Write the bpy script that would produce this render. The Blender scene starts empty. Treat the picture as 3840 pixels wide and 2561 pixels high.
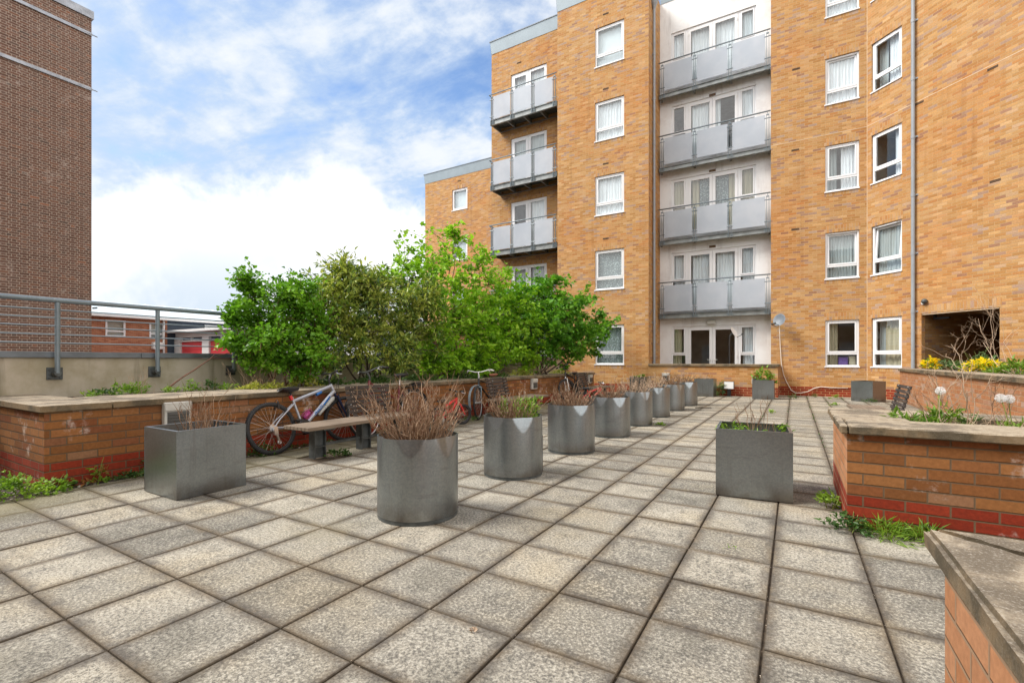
import bpy, math, random
import numpy as np
from mathutils import Vector, Matrix

R = random.Random(11)
NR = np.random.default_rng(5)
scene = bpy.context.scene
COL = scene.collection
PI = math.pi
rad = math.radians

# ---------------------------------------------------------------- camera
CAM_H = 1.157
YAW = rad(30.80)
cam_d = bpy.data.cameras.new('camera')
cam = bpy.data.objects.new('camera', cam_d)
COL.objects.link(cam)
cam.location = (0, 0, CAM_H)
cam.rotation_euler = (rad(90), 0, YAW)
cam_d.sensor_width = 36
cam_d.lens = 1774.6 / 3840 * 36
cam_d.shift_y = 70.5 / 3840
cam_d.clip_start = 0.05
cam_d.clip_end = 3000
scene.camera = cam


def ground_dir(px):
    """horizontal direction seen at column px of the photo (0..2351)"""
    x = (px - 1175.5) / 1086.5
    c, s = math.cos(-YAW), math.sin(-YAW)
    return Vector((s + x * c, c - x * s, 0))


def at(px, py, X=None, Y=None):
    """a point of the place: where the sight line through a photo point meets the plane X or Y"""
    d = ground_dir(px)
    k = X / d.x if X is not None else Y / d.y
    return Vector((d.x * k, d.y * k, CAM_H + (827.1 - py) / 1086.5 * k))


# ---------------------------------------------------------------- materials
class G:
    def __init__(s, name):
        s.m = bpy.data.materials.new(name)
        s.m.use_nodes = True
        s.t = s.m.node_tree
        s.t.nodes.clear()
        s.out = s.t.nodes.new('ShaderNodeOutputMaterial')

    def set(s, sock, v):
        if v is None:
            return
        if isinstance(v, bpy.types.NodeSocket):
            s.t.links.new(v, sock)
        elif isinstance(v, (tuple, list)):
            if sock.type == 'RGBA' and len(v) == 3:
                v = (*v, 1)
            sock.default_value = v
        else:
            if sock.type == 'RGBA':
                v = (v, v, v, 1)
            sock.default_value = v

    def math(s, op, a, b=None, c=None, clamp=False):
        n = s.t.nodes.new('ShaderNodeMath')
        n.operation = op
        n.use_clamp = clamp
        s.set(n.inputs[0], a)
        s.set(n.inputs[1], b)
        s.set(n.inputs[2], c)
        return n.outputs[0]

    def mix(s, f, a, b, blend='MIX'):
        n = s.t.nodes.new('ShaderNodeMix')
        n.data_type = 'RGBA'
        n.blend_type = blend
        s.set(n.inputs[0], f)
        s.set(n.inputs[6], a)
        s.set(n.inputs[7], b)
        return n.outputs[2]

    def ramp(s, f, stops, interp='LINEAR'):
        n = s.t.nodes.new('ShaderNodeValToRGB')
        cr = n.color_ramp
        cr.interpolation = interp
        while len(cr.elements) < len(stops):
            cr.elements.new(0.5)
        for e, (p, c) in zip(cr.elements, stops):
            e.position = p
            e.color = (c, c, c, 1) if not isinstance(c, (tuple, list)) else (*c, 1)
        s.set(n.inputs[0], f)
        return n.outputs[0]

    def noise(s, scale, detail=4, rough=0.55, vec=None, dist=0.0):
        n = s.t.nodes.new('ShaderNodeTexNoise')
        if vec is None:
            vec = s.obj()
        s.set(n.inputs['Vector'], vec)
        n.inputs['Scale'].default_value = scale
        n.inputs['Detail'].default_value = detail
        n.inputs['Roughness'].default_value = rough
        n.inputs['Distortion'].default_value = dist
        return n.outputs[0]

    def white(s, vec):
        n = s.t.nodes.new('ShaderNodeTexWhiteNoise')
        n.noise_dimensions = '3D'
        s.set(n.inputs['Vector'], vec)
        return n.outputs[0]

    def obj(s):
        return s.t.nodes.new('ShaderNodeTexCoord').outputs['Object']

    def pos(s):
        return s.t.nodes.new('ShaderNodeNewGeometry').outputs['Position']

    def uv(s):
        return s.t.nodes.new('ShaderNodeTexCoord').outputs['UV']

    def sep(s, v):
        n = s.t.nodes.new('ShaderNodeSeparateXYZ')
        s.set(n.inputs[0], v)
        return n.outputs

    def comb(s, x, y, z=0.0):
        n = s.t.nodes.new('ShaderNodeCombineXYZ')
        s.set(n.inputs[0], x)
        s.set(n.inputs[1], y)
        s.set(n.inputs[2], z)
        return n.outputs[0]

    def smooth(s, v, a, b, lo=0.0, hi=1.0):
        n = s.t.nodes.new('ShaderNodeMapRange')
        n.interpolation_type = 'SMOOTHSTEP'
        s.set(n.inputs[0], v)
        n.inputs[1].default_value = a
        n.inputs[2].default_value = b
        n.inputs[3].default_value = lo
        n.inputs[4].default_value = hi
        return n.outputs[0]

    def island(s):
        return s.t.nodes.new('ShaderNodeNewGeometry').outputs['Random Per Island']

    def bump(s, h, strength=0.4, dist=0.01):
        n = s.t.nodes.new('ShaderNodeBump')
        n.inputs['Strength'].default_value = strength
        n.inputs['Distance'].default_value = dist
        s.set(n.inputs['Height'], h)
        return n.outputs[0]

    def bsdf(s, color, rough=0.7, metal=0.0, normal=None, spec=None, **kw):
        n = s.t.nodes.new('ShaderNodeBsdfPrincipled')
        s.set(n.inputs['Base Color'], color)
        s.set(n.inputs['Roughness'], rough)
        s.set(n.inputs['Metallic'], metal)
        if normal is not None:
            s.set(n.inputs['Normal'], normal)
        if spec is not None:
            s.set(n.inputs['Specular IOR Level'], spec)
        for k, v in kw.items():
            s.set(n.inputs[k.replace('_', ' ')], v)
        return n.outputs[0]

    def mixsh(s, f, a, b):
        n = s.t.nodes.new('ShaderNodeMixShader')
        s.set(n.inputs[0], f)
        s.t.links.new(a, n.inputs[1])
        s.t.links.new(b, n.inputs[2])
        return n.outputs[0]

    def done(s, sh):
        s.t.links.new(sh, s.out.inputs[0])
        return s.m


def simple(name, col, rough=0.6, metal=0.0, var=0.0, scale=8.0, bump=0.0):
    g = G(name)
    c = col
    nrm = None
    if var > 0:
        n = g.noise(scale, 5, 0.6)
        c = g.mix(g.smooth(n, 0.3, 0.7), tuple(x * (1 - var) for x in col), tuple(min(1, x * (1 + var)) for x in col))
        if bump:
            nrm = g.bump(n, bump, 0.01)
    return g.done(g.bsdf(c, rough, metal, nrm))


def brick_mat(name, tones, mortar, w=0.225, h=0.075, mw=0.010, red=None, english=False, stain=0.35,
              efflor=0.0, soldier=False, streak=0.0, bumpd=0.006, wob=0.0015, grime=(0.25, 0.19, 0.14)):
    g = G(name)
    s = g.sep(g.uv())
    u, v = s[0], s[1]
    if soldier:
        u, v = v, u
        row0 = None
    if wob:
        wn = g.noise(9.0, 2, 0.5, vec=g.uv())
        v = g.math('ADD', v, g.math('MULTIPLY', g.math('SUBTRACT', wn, 0.5), wob * 3))
    vr = g.math('DIVIDE', v, h)
    row = g.math('FLOOR', vr)
    odd = g.math('FLOORED_MODULO', row, 2.0)
    if english:
        weff = g.math('MULTIPLY', w, g.math('SUBTRACT', 1.0, g.math('MULTIPLY', odd, 0.5)))
        ub = g.math('ADD', g.math('DIVIDE', u, weff), g.math('MULTIPLY', odd, 0.5))
    else:
        weff = w
        ub = g.math('ADD', g.math('DIVIDE', u, w), g.math('MULTIPLY', odd, 0.0 if soldier else 0.5))
    col = g.math('FLOOR', ub)
    fu = g.math('MULTIPLY', g.math('SUBTRACT', ub, col), weff)
    fv = g.math('MULTIPLY', g.math('FRACT', vr), h)
    edge = g.math('MINIMUM', fu, fv)
    mort = g.smooth(edge, mw * 0.75, mw * 1.25, 1.0, 0.0)
    rnd = g.white(g.comb(col, row, 3.7))
    rnd2 = g.white(g.comb(col, row, 9.1))
    c = g.ramp(rnd, tones)
    # tone wobble inside a brick
    fine = g.noise(38.0, 5, 0.65, vec=g.uv())
    c = g.mix(g.smooth(fine, 0.25, 0.8), g.mix(1.0, c, (0.72, 0.70, 0.68), 'MULTIPLY'), c)
    c = g.mix(g.math('MULTIPLY', g.math('SUBTRACT', rnd2, 0.5), 0.35), c, (1, 1, 1), 'OVERLAY')
    if red is not None:
        isred = g.math('LESS_THAN', row, float(red))
        rc = g.mix(rnd, (0.23, 0.026, 0.010), (0.34, 0.046, 0.018))
        rc = g.mix(g.smooth(fine, 0.3, 0.75), g.mix(1.0, rc, (0.7, 0.75, 0.8), 'MULTIPLY'), rc)
        c = g.mix(isred, c, rc)
    c = g.mix(mort, c, mortar)
    # weathering that has a shape of its own: soot patches and pale salts
    big = g.noise(0.55, 5, 0.62, vec=g.pos())
    c = g.mix(g.math('MULTIPLY', g.smooth(big, 0.50, 0.72), stain), c, g.mix(1.0, c, grime, 'MULTIPLY') if False else g.mix(0.75, c, grime))
    if efflor > 0:
        ef = g.noise(2.3, 6, 0.7, vec=g.pos())
        ef2 = g.noise(13.0, 4, 0.7, vec=g.pos())
        e = g.math('MULTIPLY', g.smooth(ef, 0.55, 0.68), g.smooth(ef2, 0.42, 0.6))
        c = g.mix(g.math('MULTIPLY', e, efflor), c, (0.62, 0.54, 0.48))
    if streak > 0:
        q = g.sep(g.pos())
        sn = g.noise(1.0, 5, 0.65, vec=g.comb(g.math('MULTIPLY', q[0], 3.2), g.math('MULTIPLY', q[1], 3.2), g.math('MULTIPLY', q[2], 0.22)))
        c = g.mix(g.math('MULTIPLY', g.smooth(sn, 0.54, 0.74), streak), c, g.mix(1.0, c, (0.62, 0.55, 0.50), 'MULTIPLY'))
        hue = g.noise(0.42, 4, 0.6, vec=g.pos())
        c = g.mix(g.math('MULTIPLY', g.smooth(hue, 0.46, 0.70), streak * 1.3), c, g.mix(1.0, c, (0.98, 0.74, 0.56), 'MULTIPLY'))
        sn2 = g.noise(0.9, 5, 0.65, vec=g.pos())
        c = g.mix(g.math('MULTIPLY', g.smooth(sn2, 0.58, 0.75), streak * 0.8), c, (0.58, 0.40, 0.25))
    hgt = g.math('ADD', g.math('MULTIPLY', mort, -1.0), g.math('MULTIPLY', fine, 0.25))
    return g.done(g.bsdf(c, 0.85, 0, g.bump(hgt, 0.7, bumpd), spec=0.25))


TONES_FACADE = [(0.0, (0.45, 0.225, 0.072)), (0.22, (0.52, 0.283, 0.104)), (0.48, (0.57, 0.340, 0.145)),
                (0.66, (0.48, 0.218, 0.070)), (0.80, (0.60, 0.375, 0.180)), (0.88, (0.43, 0.285, 0.205)), (0.94, (0.36, 0.185, 0.105)),
                (1.0, (0.45, 0.325, 0.245))]
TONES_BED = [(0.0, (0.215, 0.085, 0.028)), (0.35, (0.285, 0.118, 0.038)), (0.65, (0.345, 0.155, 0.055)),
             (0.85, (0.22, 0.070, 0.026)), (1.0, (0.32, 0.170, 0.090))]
TONES_TOWER = [(0.0, (0.150, 0.084, 0.063)), (0.3, (0.200, 0.108, 0.080)), (0.6, (0.175, 0.112, 0.091)),
               (0.85, (0.240, 0.122, 0.082)), (0.94, (0.130, 0.092, 0.077)), (1.0, (0.31, 0.14, 0.085))]
TONES_STATION = [(0.0, (0.36, 0.13, 0.07)), (0.5, (0.45, 0.18, 0.095)), (1.0, (0.52, 0.23, 0.13))]
M = {}
M['brick'] = brick_mat('facade_brick', TONES_FACADE, (0.49, 0.325, 0.165), red=4, stain=0.22, grime=(0.40, 0.23, 0.13), streak=0.4)
M['lintel'] = brick_mat('lintel_brick', TONES_FACADE, (0.46, 0.31, 0.185), soldier=True, stain=0.15, grime=(0.40, 0.24, 0.15))
M['brick_shaded'] = brick_mat('passage_brick_shaded', [(p_, tuple(x_ * 0.55 for x_ in c_)) for p_, c_ in TONES_FACADE], (0.20, 0.13, 0.08), stain=0.4)  # facade brick darkened in colour to stand in for the passage's shade
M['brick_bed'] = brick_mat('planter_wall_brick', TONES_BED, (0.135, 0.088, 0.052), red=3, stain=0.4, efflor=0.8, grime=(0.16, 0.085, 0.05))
M['brick_bed_near'] = brick_mat('near_wall_brick', [(0.0, (0.52, 0.24, 0.115)), (0.5, (0.58, 0.29, 0.15)), (1.0, (0.50, 0.215, 0.09))],
                                (0.36, 0.235, 0.145), red=3, stain=0.25, efflor=0.35, grime=(0.30, 0.17, 0.10))
M['brick_bed_high'] = brick_mat('high_wall_brick', [(0.0, (0.42, 0.17, 0.070)), (0.4, (0.50, 0.24, 0.115)), (0.75, (0.44, 0.19, 0.085)), (1.0, (0.46, 0.30, 0.22))],
                                (0.44, 0.29, 0.17), red=None, stain=0.25, efflor=0.55, grime=(0.36, 0.25, 0.19))
M['brick_tower'] = brick_mat('tower_brick', TONES_TOWER, (0.42, 0.335, 0.272), english=True, stain=0.35, mw=0.014, grime=(0.22, 0.155, 0.125), efflor=0.35)
M['brick_station'] = brick_mat('station_brick', TONES_STATION, (0.42, 0.27, 0.19), stain=0.1)


def slab_mat():
    g = G('concrete_slab')
    p = g.pos()
    s = g.sep(p)
    gx = g.math('DIVIDE', g.math('ADD', s[0], 0.1087), 0.45)
    gy = g.math('DIVIDE', g.math('SUBTRACT', s[1], 0.3478), 0.45)
    ix, iy = g.math('FLOOR', gx), g.math('FLOOR', gy)
    fx, fy = g.math('FRACT', gx), g.math('FRACT', gy)
    rnd = g.white(g.comb(ix, iy, 1.3))
    rnd2 = g.white(g.comb(ix, iy, 7.9))
    ex = g.math('MINIMUM', fx, g.math('SUBTRACT', 1.0, fx))
    ey = g.math('MINIMUM', fy, g.math('SUBTRACT', 1.0, fy))
    n1 = g.noise(5.0, 5, 0.65, vec=p)
    n2 = g.noise(22.0, 5, 0.7, vec=p)
    spk = g.noise(120.0, 3, 0.75, vec=p)
    spk2 = g.noise(64.0, 5, 0.82, vec=p)
    big = g.noise(0.8, 4, 0.6, vec=p)
    base = g.ramp(rnd, [(0, (0.225, 0.206, 0.166)), (0.3, (0.285, 0.262, 0.212)), (0.7, (0.330, 0.304, 0.248)), (0.88, (0.39, 0.355, 0.285)), (1.0, (0.48, 0.435, 0.345))])
    # exposed pale and dark aggregate
    c = g.mix(g.math('MULTIPLY', g.smooth(spk, 0.50, 0.60), 0.70), base, (0.125, 0.117, 0.105))
    c = g.mix(g.math('MULTIPLY', g.smooth(spk2, 0.49, 0.40), 0.65), c, (0.60, 0.565, 0.475))
    c = g.mix(g.math('MULTIPLY', g.smooth(spk2, 0.515, 0.60), 0.75), c, (0.088, 0.083, 0.074))
    # dark worn patches
    pat = g.math('MULTIPLY', g.smooth(g.math('ADD', n1, g.math('MULTIPLY', g.math('SUBTRACT', rnd2, 0.5), 0.16)), 0.45, 0.63), g.smooth(n2, 0.34, 0.62))
    pat = g.math('MULTIPLY', pat, g.smooth(spk2, 0.38, 0.56, 0.35, 1.0))
    c = g.mix(g.math('MULTIPLY', pat, 0.72), c, (0.088, 0.082, 0.072))
    warm = g.noise(1.1, 4, 0.6, vec=p)
    c = g.mix(g.math('MULTIPLY', g.smooth(warm, 0.45, 0.68), 0.7), c, g.mix(1.0, c, (1.10, 1.02, 0.88), 'MULTIPLY'))
    c = g.mix(g.math('MULTIPLY', g.smooth(warm, 0.49, 0.34), 0.85), c, g.mix(1.0, c, (0.66, 0.66, 0.65), 'MULTIPLY'))
    # brown dirt that gathers along the joints
    ed = g.math('MINIMUM', ex, ey)
    edn = g.math('ADD', ed, g.math('MULTIPLY', g.math('SUBTRACT', n1, 0.5), 0.24))
    edn = g.math('ADD', edn, g.math('MULTIPLY', g.math('SUBTRACT', n2, 0.5), 0.10))
    dirt = g.smooth(edn, -0.01, 0.17, 1.0, 0.0)
    c = g.mix(g.math('MULTIPLY', dirt, 0.80), c, g.mix(g.smooth(n1, 0.4, 0.62), (0.075, 0.063, 0.052), (0.150, 0.108, 0.062)))
    seam = g.smooth(g.math('ADD', ed, g.math('MULTIPLY', g.math('SUBTRACT', n2, 0.5), 0.035)), 0.004, 0.030, 1.0, 0.0)
    c = g.mix(g.math('MULTIPLY', seam, 0.62), c, (0.075, 0.055, 0.034))
    # algae near the beds, under the bench
    alg = g.math('MULTIPLY', g.smooth(s[0], -4.6, -5.35), g.smooth(big, 0.25, 0.6))
    c = g.mix(g.math('MULTIPLY', alg, 0.6), c, (0.15, 0.13, 0.055))
    c = g.mix(g.math('MULTIPLY', g.smooth(big, 0.55, 0.75), 0.35), c, (0.25, 0.21, 0.12))
    hgt = g.math('ADD', g.math('MULTIPLY', spk, 0.6), g.math('MULTIPLY', spk2, 0.6))
    return g.done(g.bsdf(c, 0.85, 0, g.bump(hgt, 0.5, 0.004), spec=0.3))


M['slab'] = slab_mat()


def coping_mat():
    g = G('coping_stone')
    p = g.pos()
    n1 = g.noise(3.0, 6, 0.65, vec=p)
    n2 = g.noise(26.0, 5, 0.7, vec=p)
    spk = g.noise(170.0, 3, 0.7, vec=p)
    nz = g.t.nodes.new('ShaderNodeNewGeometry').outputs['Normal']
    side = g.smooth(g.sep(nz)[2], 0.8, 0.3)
    c = g.mix(g.smooth(n2, 0.35, 0.65), (0.27, 0.215, 0.15), (0.40, 0.335, 0.245))
    c = g.mix(g.math('MULTIPLY', g.smooth(n1, 0.46, 0.60), 0.85), c, (0.125, 0.102, 0.075))
    c = g.mix(g.math('MULTIPLY', g.smooth(spk, 0.54, 0.66), 0.4), c, (0.58, 0.53, 0.45))
    c = g.mix(g.math('MULTIPLY', g.smooth(spk, 0.46, 0.34), 0.5), c, (0.11, 0.09, 0.07))
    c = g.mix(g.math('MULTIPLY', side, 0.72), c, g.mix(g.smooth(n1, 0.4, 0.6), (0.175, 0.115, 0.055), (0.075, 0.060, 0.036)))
    return g.done(g.bsdf(c, 0.9, 0, g.bump(g.math('ADD', n2, g.math('MULTIPLY', spk, 0.5)), 0.5, 0.006), spec=0.2))


M['coping'] = coping_mat()


def stucco(name, col, dirt, amount):
    g = G(name)
    p = g.pos()
    s = g.sep(p)
    n1 = g.noise(1.6, 6, 0.65, vec=p)
    n2 = g.noise(40.0, 4, 0.6, vec=p)
    str_ = g.noise(1.0, 5, 0.6, vec=g.comb(g.math('MULTIPLY', s[0], 5.0), g.math('MULTIPLY', s[1], 5.0), g.math('MULTIPLY', s[2], 0.6)))
    c = g.mix(g.math('MULTIPLY', g.smooth(n1, 0.42, 0.7), amount), col, dirt)
    c = g.mix(g.math('MULTIPLY', g.smooth(str_, 0.52, 0.75), amount * 0.8), c, tuple(x * 0.55 for x in dirt))
    return g.done(g.bsdf(c, 0.9, 0, g.bump(n2, 0.3, 0.004), spec=0.2))


M['render_white'] = stucco('white_render', (0.82, 0.835, 0.845), (0.60, 0.565, 0.55), 0.45)
M['stucco'] = stucco('parapet_render', (0.50, 0.445, 0.36), (0.33, 0.29, 0.19), 0.8)


def galv(name, a, b, rough=0.42, metal=0.75):
    g = G(name)
    o = g.pos()
    v = g.t.nodes.new('ShaderNodeTexVoronoi')
    v.inputs['Scale'].default_value = 90.0
    g.set(v.inputs['Vector'], o)
    cell = g.sep(v.outputs['Color'])[0]
    n1 = g.noise(3.5, 5, 0.6, vec=o)
    n2 = g.noise(90.0, 3, 0.6, vec=o)
    c = g.mix(g.math('ADD', g.math('MULTIPLY', cell, 0.6), g.math('MULTIPLY', n1, 0.4)), a, b)
    zc = g.sep(o)[2]
    scuff = g.noise(2.2, 5, 0.65, vec=g.comb(g.math('MULTIPLY', g.sep(o)[0], 1.5), g.math('MULTIPLY', g.sep(o)[1], 1.5), g.math('MULTIPLY', zc, 9.0)))
    c = g.mix(g.math('MULTIPLY', g.smooth(scuff, 0.56, 0.76), 0.30), c, (0.13, 0.115, 0.095))
    run = g.noise(1.0, 4, 0.6, vec=g.comb(g.math('MULTIPLY', g.sep(o)[0], 26.0), g.math('MULTIPLY', g.sep(o)[1], 26.0), g.math('MULTIPLY', zc, 1.6)))
    c = g.mix(g.math('MULTIPLY', g.smooth(run, 0.55, 0.75), 0.35), c, (0.20, 0.19, 0.165))
    low = g.math('MULTIPLY', g.smooth(zc, 0.20, 0.0), g.smooth(n1, 0.3, 0.6))
    c = g.mix(g.math('MULTIPLY', low, 0.65), c, (0.13, 0.10, 0.07))
    r = g.math('ADD', rough, g.math('MULTIPLY', g.math('SUBTRACT', n1, 0.5), 0.25))
    return g.done(g.bsdf(c, r, metal, g.bump(n2, 0.03, 0.001)))


M['galv'] = galv('galvanised_steel', (0.275, 0.310, 0.330), (0.375, 0.410, 0.430), 0.34, 0.95)
M['cladding'] = simple('grey_cladding', (0.27, 0.325, 0.36), 0.45, 0.2, 0.06, 2.0)
M['capping'] = simple('grey_capping', (0.145, 0.165, 0.185), 0.45, 0.2, 0.2, 3.0)
M['steel'] = simple('painted_grey_steel', (0.20, 0.245, 0.275), 0.4, 0.15, 0.08, 6.0)
M['steel_dark'] = simple('grimy_steel', (0.085, 0.095, 0.095), 0.55, 0.2, 0.35, 9.0)
M['galv_beam'] = simple('balcony_steel', (0.25, 0.265, 0.26), 0.5, 0.5, 0.2, 5.0)
M['lead'] = simple('lead_flashing', (0.36, 0.38, 0.42), 0.5, 0.3, 0.2, 5.0)
M['upvc'] = simple('white_upvc', (0.80, 0.80, 0.81), 0.35)
M['sealant'] = simple('pale_sealant', (0.62, 0.47, 0.32), 0.9, 0, 0.15, 4.0)
M['vent'] = simple('dark_vent', (0.14, 0.085, 0.05), 0.9, 0, 0.3, 20)
M['room'] = simple('dim_room', (0.34, 0.31, 0.28), 0.9, 0, 0.2, 1.5)
M['pipe'] = simple('grey_plastic_pipe', (0.30, 0.325, 0.35), 0.4, 0, 0.08, 3.0)
M['soil'] = simple('soil', (0.055, 0.042, 0.030), 0.95, 0, 0.6, 30.0, 0.8)
M['joint'] = simple('joint_dirt', (0.075, 0.054, 0.034), 0.95, 0, 0.5, 25.0, 0.6)
M['asphalt'] = simple('asphalt', (0.06, 0.06, 0.06), 0.9, 0, 0.2, 2.0)
M['black'] = simple('black_plastic', (0.018, 0.018, 0.020), 0.4)
M['tyre'] = simple('tyre_rubber', (0.022, 0.022, 0.023), 0.75, 0, 0.3, 60)
M['chrome'] = simple('bright_alloy', (0.62, 0.62, 0.63), 0.28, 0.9)
M['spoke'] = simple('spoke_steel', (0.50, 0.44, 0.40), 0.35, 0.7)
M['silver'] = simple('silver_paint', (0.42, 0.44, 0.49), 0.32, 0.35)
M['navy'] = simple('navy_paint', (0.012, 0.018, 0.06), 0.3, 0.2)
M['blue'] = simple('blue_paint', (0.02, 0.16, 0.50), 0.35)
M['red'] = simple('red_paint', (0.62, 0.028, 0.030), 0.3)
M['maroon'] = simple('maroon_paint', (0.13, 0.012, 0.022), 0.35)
M['pink'] = simple('magenta_plastic', (0.42, 0.06, 0.22), 0.35)
M['brown_leather'] = simple('tan_saddle', (0.24, 0.095, 0.055), 0.5)
M['white_paint'] = simple('white_paint', (0.78, 0.78, 0.77), 0.4)
M['dish'] = simple('grey_dish', (0.15, 0.175, 0.205), 0.5, 0, 0.1, 5)
M['cable'] = simple('white_cable', (0.72, 0.66, 0.58), 0.6)
M['lampbox'] = simple('pale_lamp_box', (0.52, 0.51, 0.47), 0.55, 0, 0.12, 10)
M['lampdark'] = simple('lamp_recess', (0.10, 0.10, 0.095), 0.6)
M['roofmetal'] = simple('pale_metal_roof', (0.62, 0.68, 0.69), 0.4, 0.1, 0.06, 0.6)
M['reddoor'] = simple('red_garage_door', (0.60, 0.05, 0.06), 0.45)
M['dark_slate'] = simple('navy_cladding', (0.035, 0.055, 0.085), 0.5, 0, 0.2, 2)
M['petal'] = simple('pale_petal', (0.50, 0.42, 0.33), 0.9)
M['pebble'] = simple('pebble', (0.42, 0.36, 0.30), 0.85, 0, 0.4, 20)
M['brickred'] = simple('broken_brick', (0.42, 0.12, 0.05), 0.9, 0, 0.3, 20)
M['purple'] = simple('purple_box', (0.16, 0.09, 0.34), 0.5)
M['seed'] = simple('seed_fluff', (0.88, 0.88, 0.87), 0.95)
M['stem_green'] = simple('green_stem', (0.20, 0.24, 0.05), 0.7)


def wood(name, a, b, rough=0.75):
    g = G(name)
    s = g.sep(g.obj())
    n = g.noise(1.0, 6, 0.7, vec=g.comb(g.math('MULTIPLY', s[0], 42.0), g.math('MULTIPLY', s[1], 2.2), g.math('MULTIPLY', s[2], 42.0)))
    n2 = g.noise(3.0, 3, 0.5)
    r = g.island()
    c = g.mix(g.smooth(n, 0.3, 0.7), a, b)
    c = g.mix(g.math('MULTIPLY', g.smooth(n2, 0.45, 0.7), 0.5), c, tuple(x * 0.6 for x in a))
    c = g.mix(g.math('MULTIPLY', r, 0.35), c, tuple(min(1, x * 1.5) for x in b))
    return g.done(g.bsdf(c, rough, 0, g.bump(n, 0.4, 0.003), spec=0.3))


M['wood_seat'] = wood('weathered_seat_timber', (0.145, 0.108, 0.078), (0.245, 0.190, 0.140))
M['wood_dark'] = wood('dark_slat_timber', (0.040, 0.031, 0.026), (0.070, 0.056, 0.048))


def glass_mat():
    g = G('window_glass')
    tr = g.t.nodes.new('ShaderNodeBsdfTransparent')
    tr.inputs[0].default_value = (0.90, 0.94, 0.94, 1)
    gl = g.t.nodes.new('ShaderNodeBsdfGlossy')
    gl.inputs['Roughness'].default_value = 0.02
    g.set(gl.inputs['Normal'], g.bump(g.noise(1.1, 2, 0.5, vec=g.pos()), 0.03, 0.03))
    fr = g.t.nodes.new('ShaderNodeLayerWeight')
    fr.inputs['Blend'].default_value = 0.5
    f = g.math('ADD', 0.11, g.math('MULTIPLY', g.math('POWER', fr.outputs['Facing'], 3.5), 0.89), clamp=True)
    return g.done(g.mixsh(f, tr.outputs[0], gl.outputs[0]))


M['glass'] = glass_mat()


def frosted():
    g = G('frosted_glass')
    n = g.noise(2.0, 4, 0.6)
    c = g.mix(g.smooth(n, 0.35, 0.7), (0.56, 0.61, 0.68), (0.64, 0.68, 0.74))
    b = g.bsdf(c, 0.32, 0, None, spec=0.5)
    tl = g.t.nodes.new('ShaderNodeBsdfTranslucent')
    tl.inputs[0].default_value = (0.72, 0.76, 0.80, 1)
    tr = g.t.nodes.new('ShaderNodeBsdfTransparent')
    x = g.mixsh(0.30, b, tl.outputs[0])
    return g.done(g.mixsh(0.20, x, tr.outputs[0]))


M['frosted'] = frosted()


def curtain_mat(name, col, lace=False):
    g = G(name)
    s = g.sep(g.obj())
    n = g.noise(1.0, 4, 0.6, vec=g.comb(g.math('MULTIPLY', s[0], 18.0), 0.0, g.math('MULTIPLY', s[2], 0.8)))
    c = g.mix(g.smooth(n, 0.3, 0.7), tuple(x * 0.80 for x in col), col)
    if lace:
        v = g.t.nodes.new('ShaderNodeTexVoronoi')
        v.inputs['Scale'].default_value = 16.0
        g.set(v.inputs['Vector'], g.obj())
        c = g.mix(g.smooth(v.outputs[0], 0.15, 0.5), c, tuple(x * 0.45 for x in col))
    return g.done(g.bsdf(c, 0.9))


M['cur_white'] = curtain_mat('white_net_curtain', (0.92, 0.95, 0.99))
M['cur_cream'] = curtain_mat('cream_curtain', (0.58, 0.52, 0.38))
M['cur_grey'] = curtain_mat('grey_curtain', (0.55, 0.60, 0.61))
M['cur_lace'] = curtain_mat('lace_curtain', (0.50, 0.58, 0.60), True)
M['blind'] = simple('pale_roller_blind', (0.78, 0.84, 0.88), 0.9)


def leaf_mat(name, cols, trans=0.35, rough=0.45):
    g = G(name)
    r = g.island()
    n = g.noise(3.2, 3, 0.5, vec=g.pos())
    f = g.math('ADD', g.math('MULTIPLY', r, 0.5), g.smooth(n, 0.3, 0.7, 0.0, 0.5))
    st = [(i / (len(cols) - 1) * 0.8 + 0.1, c) for i, c in enumerate(cols)]
    c = g.ramp(f, st)
    b = g.bsdf(c, rough, 0, None, spec=0.35)
    tl = g.t.nodes.new('ShaderNodeBsdfTranslucent')
    g.set(tl.inputs[0], g.mix(1.0, c, (1.25, 1.3, 0.7), 'MULTIPLY'))
    return g.done(g.mixsh(trans, b, tl.outputs[0]))


M['leaf_shrub'] = leaf_mat('currant_leaf', [(0.070, 0.185, 0.014), (0.155, 0.360, 0.026), (0.270, 0.500, 0.045)])
M['leaf_ever'] = leaf_mat('evergreen_leaf', [(0.050, 0.110, 0.030), (0.150, 0.240, 0.050), (0.380, 0.450, 0.085), (0.600, 0.630, 0.170)], 0.25, 0.3)
M['leaf_maple'] = leaf_mat('maple_leaf', [(0.120, 0.270, 0.018), (0.260, 0.490, 0.030), (0.420, 0.640, 0.060)], 0.42)
M['leaf_dark'] = leaf_mat('dark_maple_leaf', [(0.055, 0.180, 0.016), (0.125, 0.330, 0.026), (0.230, 0.470, 0.045)], 0.35)
M['leaf_var'] = leaf_mat('variegated_leaf', [(0.24, 0.33, 0.035), (0.52, 0.54, 0.09), (0.70, 0.68, 0.26)], 0.3)
M['leaf_weed'] = leaf_mat('weed_leaf', [(0.085, 0.180, 0.020), (0.19, 0.33, 0.035), (0.30, 0.44, 0.06)], 0.35)
M['leaf_low'] = leaf_mat('low_leaf', [(0.030, 0.075, 0.015), (0.065, 0.140, 0.028), (0.13, 0.215, 0.06)], 0.25)
M['leaf_grey'] = leaf_mat('grey_green_leaf', [(0.085, 0.160, 0.065), (0.150, 0.250, 0.095), (0.24, 0.34, 0.14)], 0.25)
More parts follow.
